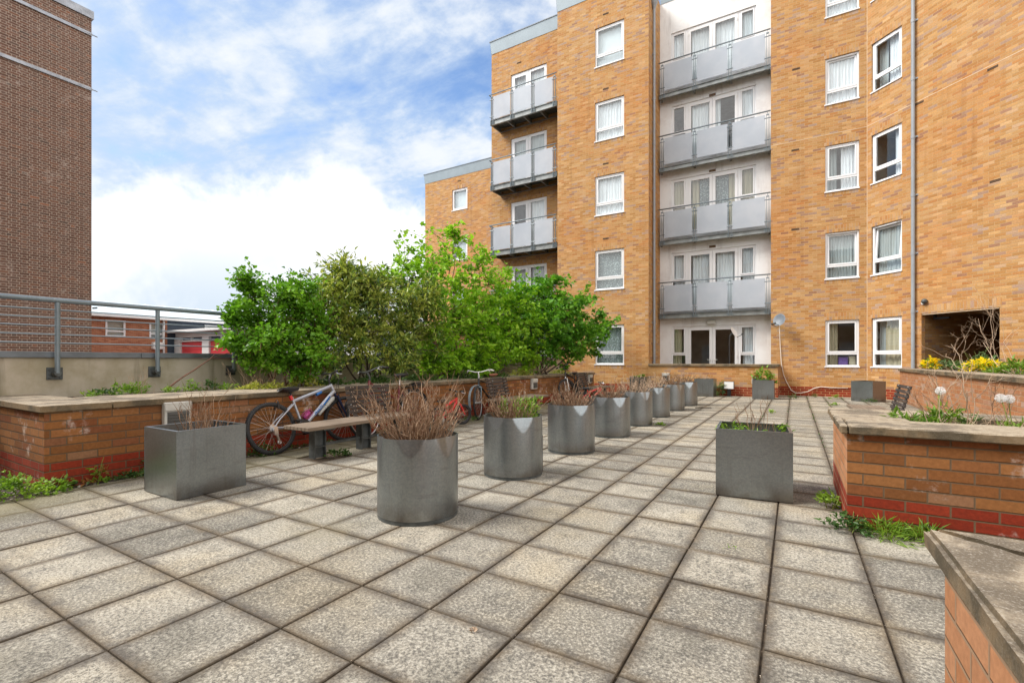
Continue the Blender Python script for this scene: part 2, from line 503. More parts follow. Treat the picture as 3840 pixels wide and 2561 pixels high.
M['flower'] = leaf_mat('yellow_petal', [(0.85, 0.58, 0.008), (0.92, 0.72, 0.010), (0.94, 0.80, 0.04)], 0.4)
M['flower_red'] = leaf_mat('ruddy_leaf', [(0.30, 0.07, 0.03), (0.35, 0.20, 0.05)], 0.25)
M['bark'] = simple('bark', (0.075, 0.055, 0.038), 0.9, 0, 0.4, 25)
M['bark_red'] = simple('ruddy_twig', (0.17, 0.085, 0.055), 0.85, 0, 0.3, 15)


def dry_mat(name, cols):
    g = G(name)
    return g.done(g.bsdf(g.ramp(g.island(), [(i / (len(cols) - 1), c) for i, c in enumerate(cols)]), 0.8, spec=0.2))


M['dry'] = dry_mat('dry_stem', [(0.15, 0.085, 0.050), (0.28, 0.175, 0.105), (0.20, 0.115, 0.068), (0.50, 0.36, 0.25)])
M['dry_pale'] = dry_mat('pale_dry_stem', [(0.30, 0.20, 0.13), (0.50, 0.38, 0.27), (0.36, 0.25, 0.175)])


# ---------------------------------------------------------------- mesh building
class MB:
    def __init__(s):
        s.v, s.f, s.mi = [], [], []

    def quad(s, *pts, mi=0):
        b = len(s.v)
        s.v += [tuple(p) for p in pts]
        s.f.append(tuple(range(b, b + len(pts))))
        s.mi.append(mi)

    def box(s, x0, x1, y0, y1, z0, z1, mi=0, mat=None):
        b = len(s.v)
        c = [(x0, y0, z0), (x1, y0, z0), (x1, y1, z0), (x0, y1, z0), (x0, y0, z1), (x1, y0, z1), (x1, y1, z1), (x0, y1, z1)]
        if mat is not None:
            c = [tuple(mat @ Vector(p)) for p in c]
        s.v += c
        for q in ((0, 3, 2, 1), (4, 5, 6, 7), (0, 1, 5, 4), (1, 2, 6, 5), (2, 3, 7, 6), (3, 0, 4, 7)):
            s.f.append(tuple(b + i for i in q))
            s.mi.append(mi)
        return s

    def bar(s, p, q, w, h, mi=0, up=(0, 0, 1)):
        """square bar from p to q"""
        p, q = Vector(p), Vector(q)
        d = (q - p)
        L = d.length
        d.normalize()
        u = Vector(up)
        if abs(d.dot(u)) > 0.98:
            u = Vector((1, 0, 0))
        a = d.cross(u).normalized()
        u = a.cross(d)
        m = Matrix((a, d, u)).transposed().to_4x4()
        m.translation = p
        return s.box(-w / 2, w / 2, 0, L, -h / 2, h / 2, mi, m)

    def tube(s, pts, r, n=8, mi=0, cap=True, closed=False):
        pts = [Vector(p) for p in pts]
        k = len(pts)
        rs = r if isinstance(r, (list, tuple)) else [r] * k
        b = len(s.v)
        prev = None
        for i, p in enumerate(pts):
            if closed:
                t = (pts[(i + 1) % k] - pts[i - 1]).normalized()
            else:
                t = (pts[min(i + 1, k - 1)] - pts[max(i - 1, 0)])
                t = t.normalized() if t.length > 1e-9 else Vector((0, 0, 1))
            if prev is None:
                a = Vector((0, 0, 1)) if abs(t.z) < 0.9 else Vector((1, 0, 0))
                u = t.cross(a).normalized()
            else:
                u = (prev - t * prev.dot(t))
                u = u.normalized() if u.length > 1e-6 else t.orthogonal().normalized()
            prev = u
            w = t.cross(u)
            for j in range(n):
                an = 2 * PI * j / n
                s.v.append(tuple(p + (u * math.cos(an) + w * math.sin(an)) * rs[i]))
        rng = k if closed else k - 1
        for i in range(rng):
            i2 = (i + 1) % k
            for j in range(n):
                j2 = (j + 1) % n
                s.f.append((b + i * n + j, b + i * n + j2, b + i2 * n + j2, b + i2 * n + j))
                s.mi.append(mi)
        if cap and not closed and n > 2:
            s.f.append(tuple(b + j for j in reversed(range(n))))
            s.mi.append(mi)
            s.f.append(tuple(b + (k - 1) * n + j for j in range(n)))
            s.mi.append(mi)
        return s

    def ring(s, c, axis, R_, r, n=40, m=8, mi=0):
        c, axis = Vector(c), Vector(axis).normalized()
        u = axis.orthogonal().normalized()
        w = axis.cross(u)
        return s.tube([c + (u * math.cos(2 * PI * i / n) + w * math.sin(2 * PI * i / n)) * R_ for i in range(n)], r, m, mi, closed=True)

    def lathe(s, prof, n=32, mi=0, mat=None):
        b = len(s.v)
        k = len(prof)
        for i in range(n):
            a = 2 * PI * i / n
            for (r, z) in prof:
                p = Vector((r * math.cos(a), r * math.sin(a), z))
                s.v.append(tuple(mat @ p if mat is not None else p))
        for i in range(n):
            i2 = (i + 1) % n
            for j in range(k - 1):
                s.f.append((b + i * k + j, b + i2 * k + j, b + i2 * k + j + 1, b + i * k + j + 1))
                s.mi.append(mi)
        return s

    def build(s, name, mats, parent=None, smooth=False, uv=False, bevel=0.0, local=False, auto=None):
        """one mesh object; coordinates are in the place unless local=True (then relative to the parent)"""
        if not isinstance(mats, (list, tuple)):
            mats = [mats]
        me = bpy.data.meshes.new(name)
        v = np.array(s.v, dtype=np.float64).reshape(-1, 3)
        off = np.zeros(3)
        if parent is not None and not local:
            p, o = parent, Vector((0, 0, 0))
            while p is not None:
                o = o + p.location
                p = p.parent
            off = np.array(o)
        me.from_pydata([tuple(x) for x in (v - off)], [], s.f)
        for m in mats:
            me.materials.append(m)
        if len(mats) > 1:
            me.polygons.foreach_set('material_index', s.mi)
        if smooth:
            me.polygons.foreach_set('use_smooth', [True] * len(s.f))
        if uv:
            lay = me.uv_layers.new(name='UVMap')
            for poly in me.polygons:
                nx, ny, nz = poly.normal
                for li in poly.loop_indices:
                    p = v[me.loops[li].vertex_index]
                    if abs(nz) > 0.75:
                        lay.data[li].uv = (p[0], p[1])
                    else:
                        h = math.hypot(nx, ny)
                        lay.data[li].uv = ((-ny * p[0] + nx * p[1]) / h + 50.0, p[2])
        me.update()
        ob = bpy.data.objects.new(name, me)
        COL.objects.link(ob)
        if parent is not None:
            ob.parent = parent
        if bevel:
            b = ob.modifiers.new('bevel', 'BEVEL')
            b.width = bevel
            b.segments = 2
            b.limit_method = 'ANGLE'
            b.angle_limit = rad(40)
        if auto:
            for ed in me.edges:
                pass
            try:
                me.set_sharp_from_angle(angle=rad(auto))
            except Exception:
                pass
        return ob


def tag(o, label=None, cat=None, group=None, kind=None):
    if label:
        o['label'] = label
    if cat:
        o['category'] = cat
    if group:
        o['group'] = group
    if kind:
        o['kind'] = kind
    return o


def thing(name, label, cat, loc=(0, 0, 0), rotz=0.0, group=None):
    o = bpy.data.objects.new(name, None)
    COL.objects.link(o)
    o.empty_display_size = 0.2
    o.location = loc
    o.rotation_euler = (0, 0, rotz)
    return tag(o, label, cat, group)


def copy_tree(o, parent=None):
    c = o.copy()
    COL.objects.link(c)
    c.parent = parent
    for ch in list(o.children):
        copy_tree(ch, c)
    return c


def structure(ob):
    ob['kind'] = 'structure'
    return ob


# ---------------------------------------------------------------- foliage
def leaf_arrays(P, D, size, wid, fold=0.25, jit=0.9):
    """P points, D rough outward directions -> folded diamond leaves (2 triangles each)"""
    n = len(P)
    d = D + NR.normal(0, jit, (n, 3)) * 0.6
    d /= np.linalg.norm(d, axis=1, keepdims=True) + 1e-9
    up = np.tile(np.array([0, 0, 1.0]), (n, 1)) + NR.normal(0, 0.45, (n, 3))
    sdir = np.cross(d, up)
    sdir /= np.linalg.norm(sdir, axis=1, keepdims=True) + 1e-9
    nrm = np.cross(sdir, d)
    L = size * NR.uniform(0.45, 1.35, (n, 1))
    W = L * wid * NR.uniform(0.85, 1.15, (n, 1))
    base = P
    tip = P + d * L - nrm * L * 0.12
    mid = P + d * L * 0.42
    lft = mid + sdir * W * 0.5 + nrm * W * fold
    rgt = mid - sdir * W * 0.5 + nrm * W * fold
    V = np.stack([base, lft, tip, rgt], axis=1).reshape(-1, 3)
    return V


def leaf_mesh(name, V, mat_, parent=None, loc=None):
    """V holds 4 points per leaf"""
    n = len(V) // 4
    me = bpy.data.meshes.new(name)
    if loc is not None:
        V = V - np.array(loc)
    me.vertices.add(len(V))
    me.vertices.foreach_set('co', V.astype(np.float32).ravel())
    idx = np.arange(n)[:, None] * 4
    tri = np.concatenate([idx + np.array([[0, 3, 2]]), idx + np.array([[0, 2, 1]])], axis=1).reshape(-1)
    me.loops.add(len(tri))
    me.loops.foreach_set('vertex_index', tri.astype(np.int32))
    me.polygons.add(2 * n)
    me.polygons.foreach_set('loop_start', (np.arange(2 * n) * 3).astype(np.int32))
    me.update(calc_edges=True)
    me.validate()
    me.materials.append(mat_)
    ob = bpy.data.objects.new(name, me)
    COL.objects.link(ob)
    if parent is not None:
        ob.parent = parent
    return ob


def rnd_dir(zmin=-1.0):
    while True:
        v = Vector((R.gauss(0, 1), R.gauss(0, 1), R.gauss(0, 1)))
        if v.length > 1e-3:
            v.normalize()
            if v.z >= zmin:
                return v


def curve(a, b, sag, n=5, jit=0.03):
    a, b = Vector(a), Vector(b)
    L = (b - a).length
    o = rnd_dir() * sag * L
    out = []
    for i in range(n + 1):
        t = i / n
        p = a.lerp(b, t) + o * math.sin(t * PI)
        if 0 < i < n:
            p += rnd_dir() * jit * L * 0.5
        out.append(p)
    return out


def shrub(name, label, cat, base, nstems, lobes, leaf, mat_leaf, mat_bark, group=None, stem_r=0.022, spray=26, twig=0.26, flat=0.0, wid=0.62, spread=0.30):
    """multi-stemmed bush: lobes = (x, y, z, rx, ry, rz, clumps) each holding leafy twigs"""
    base = Vector(base)
    t = thing(name, label, cat, tuple(base), 0, group)
    st = MB()
    stems = []
    for i in range(nstems):
        a = 2 * PI * i / nstems + R.uniform(-.4, .4)
        lb = lobes[i % len(lobes)]
        tgt = Vector(lb[:3])
        b0 = base + Vector((math.cos(a), math.sin(a), 0)) * R.uniform(0.03, spread)
        pts = curve(b0, tgt, 0.10, 7)
        st.tube(pts, [stem_r * (1 - 0.7 * k / 7) for k in range(8)], 6)
        stems.append(pts)
    P, D = [], []
    extra = []
    for lb in lobes:
        if lb[6] > 24:
            for _ in range(3):
                q = rnd_dir(-0.1)
                s_ = R.uniform(1.05, 1.4)
                k_ = R.uniform(.18, .36)
                extra.append((lb[0] + q.x * lb[3] * s_, lb[1] + q.y * lb[4] * s_, lb[2] + q.z * lb[5] * s_, lb[3] * k_, lb[4] * k_, lb[5] * k_ * 1.3, max(2, int(lb[6] * .09))))
    for lb in [(*l[:6], int(l[6] * .82) if l[6] > 24 else l[6]) for l in lobes] + extra:
        c = Vector(lb[:3])
        rr = lb[3:6]
        # nearest stem point under the lobe
        for k in range(lb[6]):
            q = rnd_dir()
            rad_ = R.random() ** 0.42
            sprig = R.random() < 0.28
            if sprig:
                rad_ = R.uniform(1.0, 1.45)
                q.z = abs(q.z) if R.random() < .7 else q.z
            tip = c + Vector((q.x * rr[0], q.y * rr[1], q.z * rr[2])) * rad_
            best = min((p for pts in stems for p in pts[2:]), key=lambda p: (p - tip).length + max(0, p.z - tip.z) * 1.5)
            out = (tip - best)
            if R.random() < 0.7:
                st.tube(curve(best, tip, 0.08, 4), [0.007, 0.006, 0.005, 0.004, 0.002], 4, cap=False)
            ax = (Vector((q.x, q.y, q.z * 0.6 + 0.25)) + rnd_dir() * 0.5)
            if flat:
                ax.z *= (1 - flat)
            ax.normalize()
            m = int(spray * (R.uniform(0.6, 1.3) if not sprig else .75))
            tl = twig * (R.uniform(0.6, 1.3) if not sprig else 1.7)
            if sprig:
                st.tube(curve(tip - ax * tl * .6, tip + ax * tl * .5, .05, 3), [.005, .004, .003, .002], 4, cap=False)
            for j in range(m):
                f = R.random()
                off = rnd_dir() * 0.055 * (0.5 + R.random())
                p = tip + ax * (f - 0.5) * tl + off
                if flat:
                    p.z -= abs(off.x) * 0.3
                P.append(p)
                d = (ax * 0.7 + off.normalized() * 0.9)
                if flat:
                    d.z = d.z * (1 - flat) - 0.12
                D.append(d)
    V = leaf_arrays(np.array(P), np.array(D), leaf, wid)
    leaf_mesh('foliage', V, mat_leaf, t, tuple(base))
    st.build('stems', mat_bark, t, smooth=True)
    return t


def herb(name, label, cat, base, r, h, n, leaf, mats, group=None, wid=0.4, stems=0, stem_mat=None, lean=(0, 0)):
    """low leafy plant or mound: mats = list of (material, share, part name)"""
    base = Vector(base)
    parts = []
    for (mt, share, pn) in mats:
        m = max(4, int(n * share))
        P = np.zeros((m, 3))
        D = np.zeros((m, 3))
        ncl = max(3, m // 9)
        cl = [(R.uniform(0, 2 * PI), R.random() ** 0.6, R.random() ** 0.7) for _ in range(ncl)]
        for i in range(m):
            a, q, z = R.choice(cl)
            a += R.gauss(0, 0.25)
            rr = r * q * (1 - 0.45 * z)
            P[i] = (base.x + math.cos(a) * rr + R.gauss(0, .025) + lean[0] * z, base.y + math.sin(a) * rr + R.gauss(0, .025) + lean[1] * z,
                    base.z + h * z * (1 - 0.35 * q) * R.uniform(0.55, 1.05) + 0.008)
            D[i] = (math.cos(a) * 0.8, math.sin(a) * 0.8, 0.55)
        parts.append((leaf_arrays(P, D, leaf, wid), mt, pn))
    if len(parts) == 1 and not stems:
        o = leaf_mesh(name, parts[0][0], parts[0][1], None, tuple(base))
        o.location = base
        return tag(o, label, cat, group)
    t = thing(name, label, cat, tuple(base), 0, group)
    for V, mt, pn in parts:
        leaf_mesh(pn, V, mt, t, tuple(base))
    if stems:
        s = MB()
        for i in range(stems):
            a = R.uniform(0, 2 * PI)
            tip = base + Vector((math.cos(a) * r * .8 + lean[0], math.sin(a) * r * .8 + lean[1], h * R.uniform(.6, 1.05)))
            s.tube(curve(base + Vector((math.cos(a), math.sin(a), 0)) * r * 0.25, tip, 0.08, 4), [.004, .0035, .003, .0025, .002], 4)
        s.build('stems', stem_mat or M['stem_green'], t)
    return t


def dry_bush(name, label, base, r, h, n, mat_, group=None, thick=0.0032, twigs=3, green=None, lean=0.35, cat='dried plant'):
    """tuft of dead stems"""
    base = Vector(base)
    s = MB()
    for i in range(n):
        a = R.uniform(0, 2 * PI)
        q = R.random() ** 0.6
        b0 = base + Vector((math.cos(a) * r * q * .75, math.sin(a) * r * q * .75, 0))
        hh = h * (0.34 + 0.66 * R.random() ** 1.5) * (1.05 - 0.35 * q)
        ln = lean * q * hh
        tip = b0 + Vector((math.cos(a) * ln + R.gauss(0, .06) * hh, math.sin(a) * ln + R.gauss(0, .06) * hh, hh))
        pts = curve(b0, tip, R.uniform(.03, .11), 4, 0.14)
        s.tube(pts, [thick, thick * .9, thick * .8, thick * .65, thick * .4], 3, cap=False)
        for k in range(R.randint(0, twigs)):
            p = pts[R.randint(2, 4)]
            d = (Vector((math.cos(a), math.sin(a), 0)) * 0.2 + rnd_dir(-0.1) * 0.7 + Vector((0, 0, 0.8))).normalized()
            e = p + d * hh * R.uniform(.10, .34)
            s.tube([p, p.lerp(e, .5) + rnd_dir() * .008, e], [thick * .6, thick * .5, thick * .35], 3, cap=False)
            if R.random() < .5:
                e2 = e + (d + rnd_dir() * .8).normalized() * hh * .07
                s.tube([p.lerp(e, .6), e2], [thick * .45, thick * .3], 3, cap=False)
    if green is None:
        o = s.build(name, mat_, None)
        # base point as origin
        o.data.transform(Matrix.Translation(-base))
        o.location = base
        return tag(o, label, cat, group)
    t = thing(name, label, cat, tuple(base), 0, group)
    s.build('dead_stems', mat_, t)
    gm, gn, gs, gh = green
    P = np.zeros((gn, 3))
    D = np.zeros((gn, 3))
    cl = [(R.uniform(0, 2 * PI), R.uniform(0.25, 0.95)) for _ in range(max(3, gn // 60))]
    for i in range(gn):
        a, q = R.choice(cl)
        a += R.gauss(0, .18)
        q += R.gauss(0, .08)
        z = R.random()
        P[i] = (base.x + math.cos(a) * r * q * (1 + .25 * z), base.y + math.sin(a) * r * q * (1 + .25 * z), base.z + gh * z)
        D[i] = (math.cos(a) * .4, math.sin(a) * .4, .8)
    leaf_mesh('new_leaves', leaf_arrays(P, D, gs, .3), gm, t, tuple(base))
    return t


# ---------------------------------------------------------------- ground and paving
GX, GY, GS = -0.1087, 0.3478, 0.45
PAVE_X0 = -5.60


def pavement():
    mb = MB()
    mb.box(-5.95, 6.0, -6.0, 18.6, -0.30, -0.013)
    structure(mb.build('paving_bed', M['joint']))
    s = MB()
    ks = range(-13, 8)
    for k in ks:
        for j in range(-8, 42):
            x0, y0 = GX + k * GS, GY + j * GS
            x1, y1 = x0 + GS, y0 + GS
            cx, cy = (x0 + x1) / 2, (y0 + y1) / 2
            if x1 < PAVE_X0 + 0.02 or y0 > 18.1:
                continue
            if cx > 2.6 and cy > -0.5:
                continue
            if cx + cy > 20.1:
                continue
            if cy > 16.8 and cx < -0.45:
                continue
            if cx > 0.5 and (4.2 < cy < 5.2 or cy < 1.4):
                continue
            if k == -11 and j == 7:
                continue            # the lifted slab at the bench leg
            x0 = max(x0, PAVE_X0)
            gx, gy = 0.0046, 0.0036
            dz = R.gauss(0, 0.0014)
            tx, ty = R.gauss(0, 0.0022), R.gauss(0, 0.0022)
            ox, oy = R.gauss(0, 0.0011), R.gauss(0, 0.0009)
            a0, a1, b0, b1 = x0 + gx + ox, x1 - gx + ox, y0 + gy + oy, y1 - gy + oy
            bv = 0.0035

            def P(x, y, z):
                return (x, y, z + dz + (x - cx) * tx + (y - cy) * ty)
            T = [P(a0 + bv, b0 + bv, 0), P(a1 - bv, b0 + bv, 0), P(a1 - bv, b1 - bv, 0), P(a0 + bv, b1 - bv, 0)]
            E_ = [P(a0, b0, -bv), P(a1, b0, -bv), P(a1, b1, -bv), P(a0, b1, -bv)]
            B = [P(a0, b0, -.034), P(a1, b0, -.034), P(a1, b1, -.034), P(a0, b1, -.034)]
            s.quad(*T)
            for i in range(4):
                i2 = (i + 1) % 4
                s.quad(E_[i], E_[i2], T[i2], T[i])
                s.quad(B[i], B[i2], E_[i2], E_[i])
    structure(s.build('paving', M['slab']))
    # low street level round the raised deck
    g = MB()
    g.quad((-900, -900, -4.0), (900, -900, -4.0), (900, 900, -4.0), (-900, 900, -4.0))
    structure(g.build('ground', M['asphalt']))
    d = MB()
    d.box(-7.9, 6.0, -6.0, 16.8, -4.0, -0.301)
    structure(d.build('deck', M['stucco']))
    e = MB()
    e.box(-5.96, PAVE_X0 + 0.01, 1.2, 15.2, -0.0275, -0.009)
    e.box(-7.75, -5.55, -6.0, 1.52, -0.30, -0.02)
    structure(e.build('soil_strip', M['soil']))


pavement()


# ---------------------------------------------------------------- walls with openings
def wall(mb, p0, t, L, z0, z1, holes=(), reveal=0.10, mi=0):
    px, py = p0
    tx, ty = t
    ix, iy = -ty, tx

    def P(u, z, d=0.0):
        return (px + tx * u + ix * d, py + ty * u + iy * d, z)
    us = sorted({0, L, *[h[0] for h in holes], *[h[1] for h in holes]})
    zs = sorted({z0, z1, *[h[2] for h in holes], *[h[3] for h in holes]})
    for a, b in zip(us, us[1:]):
        for c, d in zip(zs, zs[1:]):
            mu, mz = (a + b) / 2, (c + d) / 2
            if any(h[0] < mu < h[1] and h[2] < mz < h[3] for h in holes):
                continue
            mb.quad(P(a, c), P(b, c), P(b, d), P(a, d), mi=mi)
    for (a, b, c, d) in holes:
        mb.quad(P(a, c), P(a, c, reveal), P(a, d, reveal), P(a, d), mi=mi)
        mb.quad(P(b, c, reveal), P(b, c), P(b, d), P(b, d, reveal), mi=mi)
        mb.quad(P(a, d), P(a, d, reveal), P(b, d, reveal), P(b, d), mi=mi)
        mb.quad(P(a, c, reveal), P(a, c), P(b, c), P(b, c, reveal), mi=mi)


ST = 2.775
flats = thing('apartment_building', 'tall orange brick apartment block with white framed windows and steel balconies', 'building', (-2.0, 18.0, 0))


def place(ob, p0, t, u, z, d=0.0):
    """put a locally built part on a wall: u along the wall, d into it"""
    a = math.atan2(t[1], t[0])
    w = Vector((p0[0] + t[0] * u - t[1] * d, p0[1] + t[1] * u + t[0] * d, z))
    ob.location = w - flats.location
    ob.rotation_euler = (0, 0, a)


def curtain(parent, w, h, x0, z0, mat_, d=0.17, ph=0.0, folds=9, amp=0.018):
    s = MB()
    n = max(12, int(folds * 6))
    for i in range(n):
        xa, xb = x0 + w * i / n, x0 + w * (i + 1) / n

        def yy(x):
            q = (x - x0) / w * folds * 2 * PI
            return d + amp * math.sin(q + ph) + amp * .5 * math.sin(q * .37 + ph * 2)
        s.quad((xa, yy(xa), z0), (xb, yy(xb), z0), (xb, yy(xb), z0 + h), (xa, yy(xa), z0 + h))
    return s.build('curtain', mat_, parent, smooth=True, local=True)


def room(parent, w, h, depth=1.6):
    s = MB()
    e = 0.06
    x0, x1, z0, z1, y0, y1 = -e, w + e, -e, h + e, 0.085, depth
    s.quad((x0, y1, z0), (x1, y1, z0), (x1, y1, z1), (x0, y1, z1))
    s.quad((x0, y0, z0), (x0, y1, z0), (x0, y1, z1), (x0, y0, z1))
    s.quad((x1, y0, z0), (x1, y1, z0), (x1, y1, z1), (x1, y0, z1))
    s.quad((x0, y0, z1), (x1, y0, z1), (x1, y1, z1), (x0, y1, z1))
    s.quad((x0, y0, z0), (x1, y0, z0), (x1, y1, z0), (x0, y1, z0))
    return s.build('room_lining', M['room'], parent, local=True)


def frame_rect(s, x0, x1, z0, z1, b, y0, y1):
    s.box(x0, x0 + b, y0, y1, z0, z1)
    s.box(x1 - b, x1, y0, y1, z0, z1)
    s.box(x0 + b, x1 - b, y0, y1, z0, z0 + b)
    s.box(x0 + b, x1 - b, y0, y1, z1 - b, z1)


def window(p0, t, u, z, w, h, cur='white', openv=0.0, low=True, trickle=True, lint=True, seed=0, label=None):
    """casement window: fixed low light, opening sash above"""
    rr = random.Random(seed)
    s = MB()
    b = 0.055
    frame_rect(s, 0, w, 0, h, b, 0.0, 0.07)
    zt = 0.41 if low else 0.0
    if low:
        s.box(b, w - b, 0.002, 0.068, zt - 0.03, zt + 0.03)
    if trickle:
        s.box(w * .2, w * .8, -0.012, -0.001, h - b - 0.005, h - b + 0.03)
    fo = s.build('window', M['upvc'], flats, local=True, bevel=0.006)
    if label:
        fo['label'] = label
    place(fo, p0, t, u, z, 0.045)
    # sash, tilting inwards at the top when open
    q = MB()
    sx0, sx1, sz0, sz1 = b + .004, w - b - .004, (zt + .032 if low else b + .004), h - b - .004
    frame_rect(q, sx0, sx1, 0, sz1 - sz0, 0.05, -0.014, 0.045)
    so = q.build('sash', M['upvc'], fo, local=True, bevel=0.005)
    so.location = (0, 0.008, sz0)
    pn = MB()
    pn.quad((sx0 + .05, 0.018, .05), (sx1 - .05, 0.018, .05), (sx1 - .05, 0.018, sz1 - sz0 - .05), (sx0 + .05, 0.018, sz1 - sz0 - .05))
    po = pn.build('pane', M['glass'], fo, local=True)
    po.location = (0, 0.008, sz0)
    if openv:
        so.rotation_euler = (-openv, 0, 0)
        po.rotation_euler = (-openv, 0, 0)
    if low:
        pl = MB()
        pl.quad((b, 0.03, b), (w - b, 0.03, b), (w - b, 0.03, zt - .03), (b, 0.03, zt - .03))
        pl.build('pane', M['glass'], fo, local=True)
    c = MB()
    c.box(-0.025, w + 0.012, -0.075, -0.001, -0.022, 0.012)
    c.build('sill', M['upvc'], fo, local=True)
    room(fo, w, h)
    ph = rr.uniform(0, 6)
    if cur == 'white':
        curtain(fo, w - .1, h - .1, .05, .05, M['cur_white'], .11, ph, 9)
    elif cur == 'blind':
        bl = MB()
        bl.quad((.04, .14, h * .1), (w - .04, .14, h * .1), (w - .04, .14, h - .04), (.04, .14, h - .04))
        bl.build('blind', M['blind'], fo, local=True)
    elif cur == 'grey':
        curtain(fo, w - .1, h - .1, .05, .05, M['cur_grey'], .16, ph, 10)
    elif cur == 'lace':
        curtain(fo, w - .1, h - .1, .05, .05, M['cur_lace'], .14, ph, 5, .01)
    elif cur == 'cream_left':
        curtain(fo, w * .33, h - .1, .05, .05, M['cur_cream'], .2, ph, 4)
    elif cur == 'cream':
        curtain(fo, w * .62, h - .1, w * .3, .05, M['cur_cream'], .2, ph, 4)
        curtain(fo, w * .2, h - .1, .05, .05, M['cur_grey'], .24, ph, 3)
    elif cur == 'sheer_right':
        curtain(fo, w * .5, h - .1, w * .48, .05, M['cur_white'], .15, ph, 5)
        curtain(fo, w * .3, h - .1, .05, .05, M['cur_grey'], .24, ph, 3)
    elif cur == 'blue':
        curtain(fo, w * .3, h - .1, w * .66, .05, M['cur_white'], .15, ph, 3)
    if lint:
        l1 = MB()
        l1.box(-0.03, w + 0.03, -0.0485, -0.044, h + 0.001, h + 0.226)
        l1.build('lintel', M['lintel'], fo, local=True, uv=True)
        l2 = MB()
        l2.box(-0.03, w + 0.03, -0.0485, -0.044, -0.14, -0.024)
        l2.build('lintel', M['lintel'], fo, local=True, uv=True)
    return fo


def vent(p0, t, u, z):
    s = MB()
    s.box(-0.11, 0.11, -0.004, 0.02, -0.03, 0.03)
    for k in range(3):
        s.box(-0.10, 0.10, -0.009, -0.004, -0.022 + k * .019, -0.016 + k * .019)
    o = s.build('air_vent', M['vent'], flats, local=True)
    place(o, p0, t, u, z)


# --- bay with the single column of windows
YA, YR, YW, YL, YF = 16.85, 18.10, 18.50, 17.68, 21.0
EX = (1.0, 0.0)
A0, R0, W0, L0, F0 = (-7.97, YA), (-0.668, YR), (-4.42, YW), (-11.60, YL), (-18.38, YF)
D45 = (math.sqrt(.5), -math.sqrt(.5))
C0 = (1.921, YR)
ZB = -4.0
wins_a = [(-6.42 + 7.97, -5.305 + 7.97, 1.0 + ST * k, 2.47 + ST * k) for k in range(5)]
wins_r = [(0.855 + .668, 1.735 + .668, 0.955 + ST * k, 2.43 + ST * k) for k in range(5)]
wins_c = [(0.15, 1.035, 0.955 + ST * k, 2.435 + ST * k) for k in range(5)]
PASS = (1.552, 3.287, 0.0, 2.436)
door_l = [(-10.60 + 11.60, -8.855 + 11.60, 0.32 + ST * k, 2.45 + ST * k) for k in range(5)]
glz_w = [(-4.0 + 4.42, -1.135 + 4.42, 0.30 + ST * k, 2.42 + ST * k) for k in range(5)]
wins_f = [(-16.42 + 18.38, -15.36 + 18.38, 9.48 - ST * k, 10.65 - ST * k) for k in range(3)]


def wall_obj(name, mat_, *args, **kw):
    s = MB()
    for a in args:
        wall(s, *a, **kw)
    return s.build(name, mat_, flats, uv=True)


wall_obj('brick_wall', M['brick'], (A0, EX, 3.55, ZB, 14.79, wins_a), ((-4.42, YA), (0, 1), 1.65, ZB, 14.79), ((-7.97, YL), (0, -1), .83, ZB, 14.79))
wall_obj('brick_wall', M['brick'], (R0, EX, 2.589, ZB, 15.6, wins_r), ((-0.668, YW), (0, -1), .40, ZB, 15.6))
wall_obj('brick_wall', M['brick'], (C0, D45, 12.0, ZB, 15.6, wins_c + [PASS]), reveal=0.13)
wall_obj('brick_wall', M['brick'], (L0, EX, 3.63, ZB, 14.77, door_l), ((-11.60, YF + .05), (0, -1), YF - YL + .05, ZB, 14.77))
wall_obj('brick_wall', M['brick'], (F0, EX, 6.78, ZB, 11.36, wins_f), ((-18.38, 29), (0, -1), 8.0, ZB, 11.36))
wall_obj('rendered_wall', M['render_white'], (W0, EX, 3.752, 0.0, 14.76, glz_w))
rf = MB()
rf.box(-7.95, -4.43, 16.87, 30, 14.70, 14.78)
rf.box(-11.58, -7.98, 17.70, 30, 14.70, 14.76)
rf.box(-18.36, -11.62, 21.02, 30, 11.30, 11.35)
rf.box(-4.41, 12.0, 18.53, 30, 15.5, 15.59)
rf.build('roof', M['capping'], flats)

# parapet fascias that flare outwards
fs = MB()


def fascia(mb, x0, x1, y, z0, z1, left=True):
    o = 0.045
    xl = x0 - (o if left else 0)
    mb.quad((x0, y - .012, z0), (x1, y - .012, z0), (x1, y - .012 - o, z1), (xl, y - .012 - o, z1))
    mb.quad((x0, y - .012, z0), (x0, y + .3, z0), (x1, y + .3, z0), (x1, y - .012, z0))
    mb.quad((xl, y - .012 - o, z1), (x1, y - .012 - o, z1), (x1, y + .3, z1), (xl, y + .3, z1))
    if left:
        mb.quad((x0 - .012, y - .012, z0), (xl, y - .012 - o, z1), (xl, y + 3, z1), (x0 - .012, y + 3, z0))


fascia(fs, -7.97, -4.40, YA, 14.79, 15.45)
fascia(fs, -11.60, -7.98, YL, 14.77, 15.30)
fascia(fs, -18.38, -11.62, YF, 11.36, 11.86)
fascia(fs, -4.40, -0.67, YW, 14.76, 15.4, False)
fs.build('parapet_fascia', M['cladding'], flats)
cp = MB()
cp.box(-11.68, -7.98, YL - .075, YL + .3, 15.302, 15.335)
cp.box(-18.46, -11.62, YF - .075, YF + .3, 11.862, 11.895)
cp.box(-8.05, -4.40, YA - .075, YA + .3, 15.452, 15.48)
cp.build('parapet_capping', M['capping'], flats)
# standing rail over the low block
rl = MB()
rl.bar((-16.9, YF + .9, 12.15), (-11.7, YF + .9, 12.15), .05, .16)
rl.bar((-16.9, YF + .9, 11.9), (-16.9, YF + .9, 12.2), .05, .05)
rl.build('roof_edge_rail', M['white_paint'], flats)

